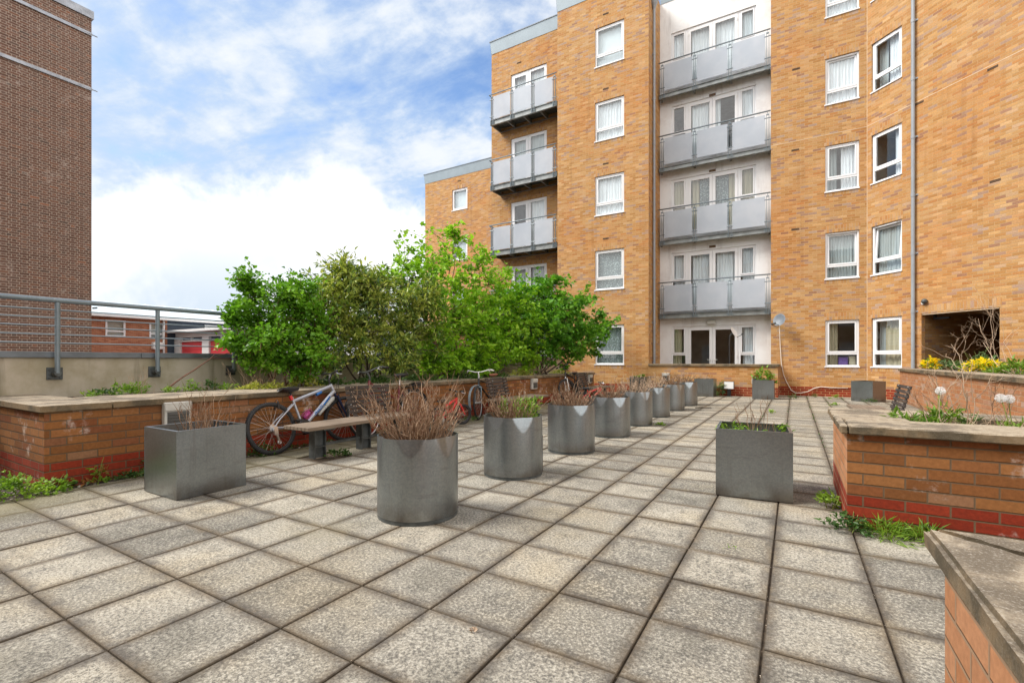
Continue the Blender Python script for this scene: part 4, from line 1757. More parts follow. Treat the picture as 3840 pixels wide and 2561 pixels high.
rp = thing('round_planter', 'tmp', 'planter', (0, 0, 0), 0, 'round steel planters in a row')
body = round_planter_mesh().build('shell', M['galv'], rp, smooth=True, local=True)
body.data.set_sharp_from_angle(angle=rad(17))
q = MB()
q.lathe([(.0, .004), (.292, .004), (.297, .0), (.297, .03), (.28, .03)], 72)
q.build('base_ring', M['steel_dark'], rp, smooth=True, local=True, auto=40)
q = MB()
q.lathe([(.0, .53), (.12, .535), (.24, .525), (.286, .515)], 40)
q.build('soil', M['soil'], rp, smooth=True, local=True)
q = MB()
q.box(.2995, .3045, -.012, .012, .035, .40)
q.build('seam', M['galv'], rp, local=True)
RPX = -2.46
rp_pos = [(RPX + dx, 2.72 + 1.445 * k) for k, dx in enumerate((.01, -.01, 0, .02, -.01, -.02, -.01, .03))]
rp_rot = [1.05, .42, 1.35, .38, .52, .95, .48, .1]
rp_lab = ['nearest round steel planter, filled with tall brown dead stems',
          'second round steel planter from the camera, with bright green shoots among dead stems',
          'third round steel planter, in front of the red child bicycle',
          'fourth round steel planter from the camera, pale dented rim and seam',
          'fifth round steel planter from the camera, narrow greyish stems',
          'sixth round steel planter from the camera, partly behind the fifth',
          'seventh round steel planter from the camera, second from the far end',
          'farthest round steel planter of the row, beside a square planter']
planters = []
for i, (x, y) in enumerate(rp_pos):
    o = rp if i == 0 else copy_tree(rp)
    o.location = (x, y, 0)
    o.rotation_euler = (0, 0, rp_rot[i])
    o['label'] = rp_lab[i]
    planters.append(o)

# ---------------------------------------------------------------- square planters
sp = thing('square_planter', 'tmp', 'planter', (0, 0, 0), 0, 'square steel planters')
q = MB()
a, Hh, th = .285, .572, .022
for (x0, x1, y0, y1) in ((-a, a, -a, -a + .004), (-a, a, a - .004, a), (-a, -a + .004, -a + .0045, a - .0045), (a - .004, a, -a + .0045, a - .0045)):
    q.box(x0, x1, y0, y1, .006, Hh - .003)
q.box(-a - .0012, a + .0012, -a - .0012, -a + th, Hh - .0025, Hh)
q.box(-a - .0012, a + .0012, a - th, a + .0012, Hh - .0025, Hh)
q.box(-a - .0012, -a + th, -a + th + .0003, a - th - .0003, Hh - .0025, Hh)
q.box(a - th, a + .0012, -a + th + .0003, a - th - .0003, Hh - .0025, Hh)
for (x, y) in ((-1, -1), (1, -1), (1, 1), (-1, 1)):
    q.box(x * a - .002 if x > 0 else x * a - .0012, x * a + .0012 if x > 0 else x * a + .002, y * a - .0022 if y < 0 else y * a - .002, y * a + .002 if y < 0 else y * a + .0022, .006, Hh - .003)
q.build('shell', M['galv'], sp, local=True)
q = MB()
q.box(-a + .03, a - .03, -a + .03, a - .03, 0, .006)
q.build('foot', M['steel_dark'], sp, local=True)
q = MB()
q.box(-a + .005, a - .005, -a + .005, a - .005, .40, .475)
q.build('soil', M['soil'], sp, local=True)
sq = [((-4.645, 2.215), 0.0, 'large square steel planter by the left brick bed, thin dead stalks inside'),
      ((-.312, 4.690), rad(4), 'square steel planter on the right, half empty with weeds inside'),
      ((-2.45, 16.27), rad(-2), 'square steel planter against the terrace wall beside the floor lamp'),
      ((-.79, 16.11), 0.0, 'square steel planter with a leafy green shrub at the terrace wall corner'),
      ((1.80, 16.63), rad(-37), 'square steel planter turned on its corner, empty, below the right windows'),
      ((-4.62, 16.50), 0.0, 'small looking square steel planter by the bay wall, behind the dead stems')]
squares = []
for i, ((x, y), rz, lb) in enumerate(sq):
    o = sp if i == 0 else copy_tree(sp)
    o.location = (x, y, 0)
    o.rotation_euler = (0, 0, rz)
    o['label'] = lb
    squares.append(o)

# ---------------------------------------------------------------- benches
bn = thing('slatted_bench', 'tmp', 'bench', (0, 0, 0), 0, 'slatted timber benches')
# local: seat along +y from 0 to 1.75, wall side at -x
for i in range(7):
    q = MB()
    x = -.225 + i * .0655
    q.box(x, x + .058, 0, 1.75, .362, .402)
    q.build('seat_slat', M['wood_seat'], bn, local=True, bevel=.004)
for y in (.22, .92, 1.55):
    q = MB()
    q.box(-.06, .05, y - .006, y + .004, 0, .35)
    q.box(-.06, .05, y + .14, y + .150, 0, .35)
    q.box(-.012, .002, y + .0045, y + .1395, 0, .35)
    q.box(-.215, .215, y - .006, y + .15, .350, .361)
    q.box(-.06, .05, y + .005, y + .139, .13, .14)
    q.build('leg', M['steel_dark'], bn, local=True)
q = MB()
q.bar((0, .376, .15), (0, 1.54, .15), .03, .03)
q.build('stretcher', M['steel_dark'], bn, local=True)
bt = MB()
for y in (1.04, 1.60):
    bt.bar((-.20, y, .362), (-.31, y, .80), .06, .02)
bt.build('back_support', M['wood_dark'], bn, local=True)
for i in range(6):
    q = MB()
    z = .47 + i * .062
    x = -.205 - (z - .362) * .25
    m_ = Matrix.Translation((x + .012, 0, z)) @ Matrix.Rotation(rad(-14), 4, 'Y')
    q.box(-.009, .012, .94, 1.72, -.024, .024, 0, m_)
    so = q.build('back_slat', M['wood_dark'], bn, local=True, bevel=.003)
    q = MB()
    for y in (1.02, 1.06, 1.58, 1.62):
        q.tube([m_ @ Vector((.012, y, .008)), m_ @ Vector((.017, y, .008))], .007, 6)
    q.build('bolt', M['chrome'], so, local=True)
b2 = copy_tree(bn)
b2.scale = (1, -1, 1)
b3 = copy_tree(bn)
b3.scale = (1, -1, 1)
b4 = copy_tree(bn)
bn.location = (-4.865, 3.36, 0)
b2.location = (-4.865, 9.36, 0)
b3.location = (-4.865, 13.80, 0)
b4.location = (1.0, 9.95, 0)
b4.rotation_euler = (0, 0, PI + rad(2))
for o, lb in ((bn, 'nearest slatted timber bench, half backed, in front of the silver bicycle'),
              (b2, 'second slatted bench along the left bed, behind the leaning city bicycle'),
              (b3, 'farthest slatted bench at the end of the left brick bed'),
              (b4, 'weathered slatted bench beyond the right brick bed, seen from behind stalks')):
    o['label'] = lb

# ---------------------------------------------------------------- lamps
lm = thing('wall_light', 'tmp', 'wall light', (0, 0, 0), 0, 'pale box lights fixed to low walls')
# local: +x out of the wall, y along it
q = MB()
q.box(0, .075, -.13, .13, 0, .27)
q.build('housing', M['lampbox'], lm, local=True, bevel=.012)
q = MB()
q.box(.0755, .080, -.105, .105, .03, .17)
for i in range(4):
    q.box(.080, .095, -.10, .10, .045 + i * .032, .053 + i * .032)
q.build('louvre', M['lampdark'], lm, local=True)
q = MB()
q.box(.0755, .088, -.13, .13, .18, .27)
q.build('hood', M['lampbox'], lm, local=True, bevel=.008)
lights = [((LX, 2.53, .44), 0, 'pale box light on the left bed wall behind the near square planter'),
          ((LX, 10.68, .42), 0, 'pale box light on the left bed wall over the second bench'),
          ((LX, 14.55, .42), 0, 'pale box light at the far end of the left bed wall'),
          ((-3.80, 16.80, .45), rad(-90), 'pale box light on the terrace wall behind the seventh round planter'),
          ((-1.02, 16.80, .40), rad(-90), 'pale box light on the terrace wall behind the leafy square planter')]
for i, (p, rz, lb) in enumerate(lights):
    o = lm if i == 0 else copy_tree(lm)
    o.location = p
    o.rotation_euler = (0, 0, rz)
    o['label'] = lb
fl = thing('floor_light', 'white floodlight box on a short dark post at the foot of the terrace wall', 'light', (-1.80, 16.68, 0))
q = MB()
q.box(-.15, .15, -.06, .04, .24, .48)
q.build('housing', M['steel_dark'], fl, local=True, bevel=.008)
q = MB()
q.box(-.135, .135, -.066, -.0605, .245, .465)
q.build('lens', M['white_paint'], fl, local=True)
q = MB()
q.box(-.05, .05, -.03, .03, 0, .239)
q.box(-.09, .09, -.06, .06, 0, .012)
q.build('post', M['black'], fl, local=True)

# ---------------------------------------------------------------- satellite dishes and cable
def dish(name, label, centre, aim, r, base, sub):
    t = thing(name, label, 'satellite dish', tuple(base))
    aim = Vector(aim).normalized()
    rot = aim.to_track_quat('Z', 'Y').to_matrix().to_4x4()
    m_ = Matrix.Translation(centre) @ rot
    q = MB()
    q.lathe([(0.0, 0.0), (r * .35, r * .02), (r * .7, r * .10), (r, r * .21), (r * 1.03, r * .205), (r * 1.02, r * .18), (r * .7, r * .075), (0.0, -.012)], 36, 0, m_)
    q.build('dish', M[sub], t, smooth=True, auto=50)
    q = MB()
    c = Vector(centre)
    f = m_ @ Vector((0, -r * .95, r * 1.25))
    q.tube([m_ @ Vector((0, -r * .9, r * .2)), f], .012, 6)
    q.tube([f, m_ @ Vector((0, -r * .75, r * 1.1))], .03, 8)
    q.build('feed_arm', M['steel_dark'], t, smooth=True)
    q = MB()
    q.tube([c - aim * .02, c - aim * .12, Vector(base)], .018, 8)
    q.build('bracket', M['steel_dark'], t, smooth=True)
    return t


dish('satellite_dish', 'grey satellite dish bracketed to the brick corner right of the glazed doors', (-.40, 17.80, 2.47), (-.45, -.75, .22), .20, (-.66, 18.09, 2.37), 'dish')
d2 = dish('satellite_dish', 'white satellite dish on a dark pole in front of the ground floor doors', (-1.76, 17.60, 2.08), (.85, -.22, .45), .20, (-1.88, 17.62, 1.9), 'white_paint')
q = MB()
q.tube([(-1.89, 17.63, .12), (-1.89, 17.63, 2.0)], .02, 8)
q.box(-1.99, -1.79, 17.53, 17.73, .121, .14)
q.build('pole', M['black'], d2, smooth=False)
q = MB()
pts = [(-.418, 17.95, 2.28), (-.41, 18.07, 1.95), (-.395, 18.07, 1.61), (-.364, 18.07, 1.05), (-.30, 18.07, .68), (-.211, 18.07, .44), (-.08, 18.05, .17), (.053, 18.02, .085), (.21, 18.02, .10),
       (.386, 18.03, .15), (.56, 18.06, .26), (.734, 18.07, .31), (1.0, 18.08, .29), (1.445, 18.08, .29)]
q.tube(pts, .013, 6)
o = q.build('cable', M['cable'], None, smooth=True)
tag(o, 'slack white cable hanging from the grey dish and looping along the wall foot', 'cable')

# small camera over the passage
sc = thing('security_camera', 'small round grey lamp or camera fixed beside the downpipe above the passage', 'camera', P45(1.655, 2.72, 0))
q = MB()
q.lathe([(0, 0), (.045, 0), (.045, .03), (0.0, .03)], 16, 0, Matrix.Translation(P45(1.60, 2.73, 0)) @ Vector((-.7071, -.7071, 0)).to_track_quat('Z', 'Y').to_matrix().to_4x4())
q.build('bracket', M['lampbox'], sc)
q = MB()
q.lathe([(0.0, .10)] + [(.07 * math.sin(a * PI / 10), .07 + .07 * -math.cos(a * PI / 10) * -1) for a in range(1, 10)] + [(0, -.0)], 20, 0, Matrix.Translation(P45(1.66, 2.70, -.05)))
q.build('head', M['steel_dark'], sc, smooth=True)


# ---------------------------------------------------------------- bicycles
def bicycle(name, label, group=None, r=.325, wb=1.12, frame='silver', fork='navy', sc_=1.0, style='mtb', turn=0.0, saddle='black', bars='black', bb=(.43, .29), st=(.345, .64), hb=(1.0, .71), ht=(.955, .84), sd=.80, barz=1.0, bw=.30, low_top=False):
    """local: x forward from the rear axle, y to the left, z up"""
    t = thing(name, label, 'bicycle', (0, 0, 0), 0, group)
    ra, fa = Vector((0, 0, r)), Vector((wb, 0, r))
    BB, ST_, HB, HT = Vector((bb[0], 0, bb[1])), Vector((st[0], 0, st[1])), Vector((hb[0], 0, hb[1])), Vector((ht[0], 0, ht[1]))
    thick = .026 if style == 'mtb' else .016
    q = MB()
    q.tube([BB, ST_ + (ST_ - BB).normalized() * .06], .0165, 10)
    tt = ST_.lerp(BB, .45) if low_top else ST_
    q.tube([tt, HT - Vector((0, 0, .03))], thick * .8, 10)
    q.tube([BB, HB + Vector((-.01, 0, .02))], thick, 12)
    q.tube([HB, HT], .021, 12)
    for sy in (-1, 1):
        q.tube([ST_ + Vector((0, sy * .02, -.03)), Vector((.10, sy * .045, r + .10)), ra + Vector((0, sy * .06, 0))], .0095, 8)
        q.tube([BB + Vector((0, sy * .02, 0)), Vector((.2, sy * .045, r * .95)), ra + Vector((0, sy * .06, 0))], .0105, 8)
    q.tube([BB + Vector((0, -.04, 0)), BB + Vector((0, .04, 0))], .024, 12)
    q.build('frame', M[frame], t, smooth=True, local=True, auto=60)
    ax = (HT - HB).normalized()
    rot = Matrix.Translation(HB) @ Matrix.Rotation(turn, 4, ax) @ Matrix.Translation(-HB)

    def T(p):
        return rot @ Vector(p)
    q = MB()
    cr = HB - ax * .05
    q.tube([T(HB), T(cr)], .018, 8)
    for sy in (-1, 1):
        q.tube([T(cr + Vector((0, 0, 0))), T(cr + Vector((0.0, sy * .06, -.005)))], .016, 8)
        q.tube([T(cr + Vector((0, sy * .06, 0))), T(cr.lerp(fa, .5) + Vector((0, sy * .06, 0))), T(fa + Vector((0, sy * .06, 0)))],
               [.019, .018, .013] if style == 'mtb' else [.012, .011, .008], 10)
    q.build('fork', M[fork], t, smooth=True, local=True, auto=60)
    for nm, c, fr in (('rear', ra, False), ('front', fa, True)):
        tf = T if fr else (lambda p: Vector(p))
        w = MB()
        n = 48
        w.tube([tf(c + Vector((math.cos(2 * PI * i / n), 0, math.sin(2 * PI * i / n))) * (r - .042)) for i in range(n)], .0105, 6, closed=True)
        wo = w.build('wheel', M['chrome'] if not sc_ < .8 else M['black'], t, smooth=True, local=True)
        y = MB()
        tr = .026 if style == 'mtb' else .019
        if sc_ < .8:
            tr = .024
        y.tube([tf(c + Vector((math.cos(2 * PI * i / n), 0, math.sin(2 * PI * i / n))) * (r - tr)) for i in range(n)], tr, 10, closed=True)
        if style == 'mtb':
            for i in range(0, 72):
                a_ = 2 * PI * i / 72
                dv = Vector((math.cos(a_), 0, math.sin(a_)))
                tv = Vector((-math.sin(a_), 0, math.cos(a_)))
                for sy in (-1, 1):
                    p0 = c + dv * (r - .004) + Vector((0, sy * .012, 0))
                    y.bar(tf(p0 - tv * .006 + Vector((0, -.007, 0))), tf(p0 + tv * .006 + Vector((0, .007, 0))), .010, .007, up=tuple(dv))
        y.build('tyre', M['tyre'], wo, smooth=True, local=True, auto=50)
        k = MB()
        ns = 32 if sc_ >= .8 else 18
        for i in range(ns):
            a_ = 2 * PI * i / ns
            hubo = Vector((math.cos(a_ + (1.2 if (i // 2) % 2 else -1.2)), 0, math.sin(a_ + (1.2 if (i // 2) % 2 else -1.2)))) * .02
            k.tube([tf(c + hubo + Vector((0, .03 * (1 if i % 2 else -1), 0))), tf(c + Vector((math.cos(a_), 0, math.sin(a_))) * (r - .05))], .0014, 3, cap=False)
        k.build('spokes', M['spoke'], wo, local=True)
        hbm = MB()
        hbm.tube([tf(c + Vector((0, -.055, 0))), tf(c + Vector((0, .055, 0)))], .017, 10)
        hbm.build('hub', M['chrome'], wo, smooth=True, local=True, auto=50)
    sax = (ST_ - BB).normalized()
    top = ST_ + sax * ((sd - ST_.z) / sax.z)
    q = MB()
    q.tube([ST_, top - sax * .04], .0135, 8)
    q.build('seat_post', M['chrome'] if style != 'mtb' else M['black'], t, smooth=True, local=True)
    # saddle: wide tail, slim nose
    q = MB()
    sec = [(-.13, .070, .012), (-.09, .078, .028), (-.02, .060, .030), (.06, .030, .026), (.13, .019, .020), (.145, .006, .008)]
    nn = 14
    bidx = len(q.v)
    for (x, w_, h_) in sec:
        for j in range(nn):
            a_ = 2 * PI * j / nn
            zz_ = math.sin(a_) * h_
            q.v.append((top.x + x, math.cos(a_) * w_ * sc_, top.z + (zz_ if zz_ > 0 else zz_ * 1.3) + .012 * (x * 4) ** 2))
    for i in range(len(sec) - 1):
        for j in range(nn):
            j2 = (j + 1) % nn
            q.f.append((bidx + i * nn + j, bidx + i * nn + j2, bidx + (i + 1) * nn + j2, bidx + (i + 1) * nn + j))
            q.mi.append(0)
    q.f.append(tuple(bidx + j for j in range(nn)))
    q.mi.append(0)
    q.f.append(tuple(bidx + (len(sec) - 1) * nn + j for j in reversed(range(nn))))
    q.mi.append(0)
    for sy in (-1, 1):
        q.tube([(top.x - .08, sy * .02, top.z - .02), (top.x, sy * .018, top.z - .045), (top.x + .08, sy * .012, top.z - .02)], .004, 6)
    q.build('saddle', M[saddle], t, smooth=True, local=True)
    # stem and handlebar
    q = MB()
    stm = HT + ax * .03 + Vector((.05, 0, 0))
    bc = Vector((HT.x + .03, 0, barz))
    q.tube([T(HT), T(HT + ax * .06), T(bc)], .015, 8)
    if style == 'mtb':
        bp = [T(bc + Vector((-.03, -bw, .02))), T(bc + Vector((0, -.10, .012))), T(bc), T(bc + Vector((0, .10, .012))), T(bc + Vector((-.03, bw, .02)))]
    else:
        bp = [T(bc + Vector((-.20, -bw, .02))), T(bc + Vector((-.06, -bw * .8, .04))), T(bc + Vector((0, -.06, 0))), T(bc), T(bc + Vector((0, .06, 0))), T(bc + Vector((-.06, bw * .8, .04))), T(bc + Vector((-.20, bw, .02)))]
    q.tube(bp, .0115, 8)
    ho = q.build('handlebar', M[bars], t, smooth=True, local=True)
    for e, i2 in ((0, 1), (-1, -2)):
        q = MB()
        d_ = (bp[i2] - bp[e]).normalized()
        q.tube([bp[e] - d_ * .005, bp[e] + d_ * .11], .0165, 10)
        q.build('grip', M['black'] if bars != 'white_paint' else M['white_paint'], ho, smooth=True, local=True)
        q = MB()
        c0 = bp[e] + d_ * .15
        q.tube([c0, c0 + T((.05, 0, -.03)) - T((0, 0, 0)), c0 + (T((.075, 0, -.045)) - T((0, 0, 0))) - d_ * .10], [.012, .007, .005], 6)
        q.build('brake_lever', M['chrome'], ho, smooth=True, local=True)
    # crank, chainring, chain
    q = MB()
    q.ring(BB + Vector((0, -.055, 0)), (0, 1, 0), .085 * sc_, .006, 32, 6)
    q.lathe([(.05 * sc_, 0), (.082 * sc_, 0), (.082 * sc_, .006), (.05 * sc_, .006)], 24, 0, Matrix.Translation(BB + Vector((0, -.052, 0))) @ Matrix.Rotation(rad(90), 4, 'X'))
    for sy, an in ((-1, 2.6), (1, 2.6 + PI)):
        e_ = BB + Vector((math.cos(an) * .165 * sc_, sy * .075, math.sin(an) * .165 * sc_))
        q.bar(BB + Vector((0, sy * .065, 0)), e_, .016, .022)
        q.box(e_.x - .045, e_.x + .045, e_.y + (sy * .055) - .04, e_.y + (sy * .055) + .04, e_.z - .010, e_.z + .010)
    q.tube([BB + Vector((0, -.05, .08 * sc_)), ra + Vector((0, -.05, .04))], .004, 4)
    q.tube([BB + Vector((0, -.05, -.08 * sc_)), ra + Vector((.03, -.05, -.10 * sc_))], .004, 4)
    q.build('crankset', M['black'], t, local=True)
    q = MB()
    for i in range(5):
        rr_ = (.05 - i * .006) * sc_
        q.lathe([(rr_ - .012, 0), (rr_, 0), (rr_, .003), (rr_ - .012, .003)], 20, 0, Matrix.Translation(ra + Vector((0, -.035 - i * .005, 0))) @ Matrix.Rotation(rad(90), 4, 'X'))
    q.box(ra.x - .02, ra.x + .03, -.085, -.055, r - .09, r + .01)
    q.bar(ra + Vector((.01, -.07, -.07)), ra + Vector((.035, -.07, -.19)), .02, .022)
    q.ring(ra + Vector((.015, -.07, -.08)), (0, 1, 0), .02, .005, 12, 5)
    q.ring(ra + Vector((.035, -.07, -.185)), (0, 1, 0), .02, .005, 12, 5)
    q.build('derailleur', M['chrome'], t, local=True)
    return t


def lean_to(o, x, y, heading, lean, z=0.0):
    """heading: angle of travel from +x; lean: to the left is positive"""
    o.rotation_mode = 'XYZ'
    m_ = Matrix.Rotation(heading, 4, 'Z') @ Matrix.Rotation(-lean, 4, 'X')
    o.rotation_euler = m_.to_euler('XYZ')
    o.location = (x, y, z)


b1 = bicycle('bicycle', 'silver mountain bicycle with blue lettering leaning on the left bed wall', turn=rad(-20), barz=.985, wb=1.14)
# extra parts of the silver bicycle
q = MB()
q.lathe([(.0, 0), (.023, 0), (.023, .06), (.0, .06)], 12, 0, Matrix.Translation((.325, 0, .655)) @ Matrix.Rotation(rad(-14), 4, 'Y'))
q.build('reflector_band', M['red'], b1, local=True, smooth=True, auto=40)
dt0, dt1 = Vector((.43, 0, .29)), Vector((.99, 0, .73))
dd_ = (dt1 - dt0).normalized()
nn_ = Vector((-dd_.z, 0, dd_.x))
q = MB()
c0 = dt0 + dd_ * .10 + nn_ * .035
for sy in (-.03, .03):
    q.tube([c0 + Vector((0, sy, 0)), c0 + Vector((0, sy, 0)) + dd_ * .13 + nn_ * .0, c0 + Vector((0, sy, 0)) + dd_ * .13 + nn_ * .07, c0 + Vector((0, sy, 0)) + nn_ * .07, c0 + Vector((0, sy, 0)) + dd_ * .05 + nn_ * .075], .006, 6)
q.tube([c0 + nn_ * .035, c0 + nn_ * .035 + dd_ * .11], .028, 12)
q.build('bottle_cage', M['pink'], b1, local=True, smooth=True)
q = MB()
c1 = dt0 + dd_ * .46 - nn_ * .055
q.tube([c1, c1 + dd_ * .02, c1 + dd_ * .16, c1 + dd_ * .20], [.012, .030, .033, .014], 12)
q.tube([c1 - dd_ * .17, c1], [.018, .024], 10)
q.build('down_tube_guard', M['lampbox'], b1, local=True, smooth=True)
q = MB()
for (f0, f1, ww) in ((.43, .60, .018), (.50, .62, .008)):
    p0, p1 = dt0 + dd_ * f0, dt0 + dd_ * f1
    off = Vector((0, -.0275, 0))
    q.quad(p0 + off + nn_ * ww * .2, p1 + off + nn_ * ww, p1 + off + nn_ * ww * 1.0 - dd_ * .03 - nn_ * ww * 1.6, p0 + off - nn_ * ww * .9)
q.tube([(.70, 0, .705), (.78, 0, .739)], .0225, 10)
q.build('blue_decal', M['blue'], b1, local=True)
tc = bpy.data.curves.new('lettering', 'FONT')
tc.body = 'PHAZE'
tc.size = .058
tc.extrude = .0006
tc.shear = .25
to = bpy.data.objects.new('lettering_source', tc)
COL.objects.link(to)
bpy.context.view_layer.update()
me = bpy.data.meshes.new_from_object(to.evaluated_get(bpy.context.evaluated_depsgraph_get()))
COL.objects.unlink(to)
bpy.data.objects.remove(to)
me.name = 'lettering'
me.materials.clear()
me.materials.append(M['blue'])
lt = bpy.data.objects.new('lettering', me)
COL.objects.link(lt)
lt.parent = b1
xa, ya, za = dd_, nn_, Vector((0, -1, 0))
mt_ = Matrix((xa, ya, za)).transposed().to_4x4()
mt_.translation = dt0 + dd_ * .235 - nn_ * .020 + Vector((0, -.0275, 0))
lt.matrix_local = mt_
q = MB()
for (x, z) in ((.10, .62), (1.03, .66)):
    for sy in (-1, 1):
        q.bar((x, sy * .045, z - .07), (x + .01, sy * .035, z + .03), .012, .016)
    q.tube([(x, -.04, z + .02), (x + .02, 0, z + .06), (x, .04, z + .02)], .003, 5)
q.build('rim_brake', M['black'], b1, local=True)
q = MB()
q.tube([(.99, -.02, .98), (1.09, -.04, .93), (1.08, 0, .78), (1.02, 0, .72)], .0035, 5)
q.tube([(.99, .04, .98), (1.12, .02, .90), (1.05, .02, .76), (.9, .0, .79)], .0035, 5)
q.build('brake_cable', M['black'], b1, local=True)
lean_to(b1, -5.47, 3.50, rad(90), rad(13))

b2_ = bicycle('bicycle', 'maroon city bicycle with rear rack leaning behind the nearest bench', frame='maroon', fork='maroon', style='city', turn=rad(4), barz=1.0, bw=.26, wb=1.10, r=.34, sd=.93, bars='steel_dark',
              st=(.30, .70), ht=(.90, .86), hb=(.95, .70), low_top=True)
q = MB()
for sy in (-.05, 0, .05):
    q.tube([(-.28, sy, .745), (.18, sy, .735)], .006, 6)
q.tube([(-.28, -.05, .745), (-.28, .05, .745)], .006, 6)
for sy in (-.06, .06):
    q.tube([(0, sy, .34), (-.12, sy, .74)], .005, 6)
q.box(-.24, -.02, -.06, .06, .752, .79)
q.build('rear_rack', M['black'], b2_, local=True)
for cx in (0, 1.10):
    q = MB()
    pts = [(cx + math.cos(a_) * .355, 0, .34 + math.sin(a_) * .355) for a_ in [rad(20 + 15 * i) for i in range(11)]]
    for sy in (-.018, .0, .018):
        q.tube([(p[0], sy, p[2]) for p in pts], .010, 6)
    q.build('mudguard', M['black'], b2_, local=True, smooth=True)
lean_to(b2_, -5.42, 6.02, rad(-90), rad(-12))

KID = dict(r=.185, wb=.62, frame='red', fork='red', sc_=.62, style='mtb', bb=(.24, .19), st=(.17, .36), hb=(.50, .42), ht=(.47, .50), sd=.46, barz=.60, bw=.20)
b3_ = bicycle('bicycle', 'small red child bicycle leaning behind the dead stems of the nearest round planter', 'red child bicycles', turn=rad(-14), **KID)
b3c = copy_tree(b3_)
b3c['label'] = 'small red child bicycle standing behind the third round planter'
lean_to(b3_, -5.16, 6.27, rad(88), rad(4))
lean_to(b3c, -4.55, 11.0, rad(20), rad(6))
b4_ = bicycle('bicycle', 'dark city bicycle with white handlebar and tan saddle seen from the front', frame='black', fork='steel', style='city', turn=rad(16), barz=.93, bw=.27, r=.33, wb=1.02, saddle='brown_leather', bars='white_paint', sd=.86,
              st=(.32, .66), ht=(.88, .80), hb=(.92, .68))
q = MB()
pts = [(1.02 + math.cos(a_) * .345, 0, .33 + math.sin(a_) * .345) for a_ in [rad(-20 + 15 * i) for i in range(11)]]
for sy in (-.016, 0, .016):
    q.tube([(p[0], sy, p[2]) for p in pts], .009, 6)
q.build('mudguard', M['steel'], b4_, local=True, smooth=True)
lean_to(b4_, -5.36, 8.62, rad(-84), rad(-8))
b5_ = bicycle('bicycle', 'black mountain bicycle parked by the farthest bench', frame='black', fork='chrome', turn=rad(-25), barz=1.02, r=.33, wb=1.06)
lean_to(b5_, -5.30, 12.90, rad(-88), rad(-10))



# ---------------------------------------------------------------- shrubs in the left bed
FWD = Vector((-math.sin(YAW), math.cos(YAW), 0))


def lobe(px, py, X, ru, rv, n, deep=0.9):
    c = at(px, py, X=X)
    k = (Vector((c.x, c.y, 0))).dot(FWD) / 1086.5
    return (c.x, c.y, c.z, ru * k * 1.08, ru * k * deep * 1.15, rv * k * 1.2, int(n * 1.75))


ZS = 0.70
shrub('currant_shrub', 'bright green lobed-leaf shrub nearest the railing, above the silver bicycle', 'shrub', (-6.9, 4.55, ZS), 8,
      [lobe(625, 740, -6.95, 54, 42, 30), lobe(690, 705, -6.8, 44, 38, 24), lobe(655, 800, -6.7, 58, 36, 30), lobe(720, 770, -6.6, 30, 56, 24),
       lobe(575, 690, -7.1, 30, 40, 14), lobe(563, 652, -7.1, 14, 22, 6), lobe(650, 680, -6.9, 30, 26, 14), lobe(540, 790, -7.0, 26, 20, 9), lobe(535, 735, -7.05, 22, 14, 5), lobe(610, 790, -6.8, 50, 40, 24), lobe(690, 838, -6.6, 50, 26, 24), lobe(610, 830, -6.8, 40, 24, 16), lobe(525, 725, -7.1, 14, 10, 3)],
      .060, M['leaf_shrub'], M['bark_red'], None, spray=38, twig=.22, wid=.9, stem_r=.014)
shrub('evergreen_shrub', 'dark evergreen shrub with yellowish young leaves between two green shrubs', 'shrub', (-6.95, 6.3, ZS), 9,
      [lobe(800, 700, -6.9, 62, 52, 48), lobe(870, 720, -6.8, 70, 52, 52), lobe(940, 730, -6.7, 55, 52, 40), lobe(790, 655, -7.0, 44, 34, 22), lobe(850, 660, -7.0, 34, 34, 16),
       lobe(770, 770, -6.7, 46, 42, 30), lobe(830, 790, -6.6, 44, 46, 30), lobe(910, 795, -6.6, 50, 36, 28), lobe(775, 632, -7.0, 22, 20, 7), lobe(890, 660, -7.0, 26, 22, 5), lobe(745, 700, -6.95, 40, 40, 24), lobe(960, 690, -6.8, 40, 40, 22), lobe(975, 780, -6.6, 40, 40, 22), lobe(900, 835, -6.5, 50, 18, 14), lobe(760, 835, -6.5, 30, 18, 8)],
      .105, M['leaf_ever'], M['bark'], None, spray=30, twig=.24, wid=.36, stem_r=.020)
shrub('maple_tree', 'tall airy light green maple with thin stems in front of the far brick block', 'tree', (-7.0, 8.9, ZS), 10,
      [lobe(1040, 578, -7.0, 46, 42, 11, .8), lobe(985, 600, -7.05, 46, 40, 11), lobe(930, 610, -7.1, 40, 34, 9), lobe(1090, 620, -6.9, 44, 36, 10), lobe(1010, 660, -6.9, 72, 40, 22),
       lobe(1120, 655, -6.8, 40, 30, 8), lobe(960, 690, -6.9, 56, 36, 18), lobe(1060, 700, -6.8, 66, 36, 22), lobe(1044, 540, -7.0, 11, 20, 5), lobe(900, 640, -7.1, 24, 26, 8),
       lobe(1010, 760, -6.7, 50, 44, 28), lobe(1075, 770, -6.7, 46, 46, 26), lobe(1130, 700, -6.7, 40, 36, 18), lobe(1150, 640, -6.8, 26, 20, 7), lobe(1105, 590, -6.9, 20, 18, 5)],
      .105, M['leaf_maple'], M['bark_red'], None, spray=19, twig=.32, flat=.55, wid=.85, stem_r=.022)
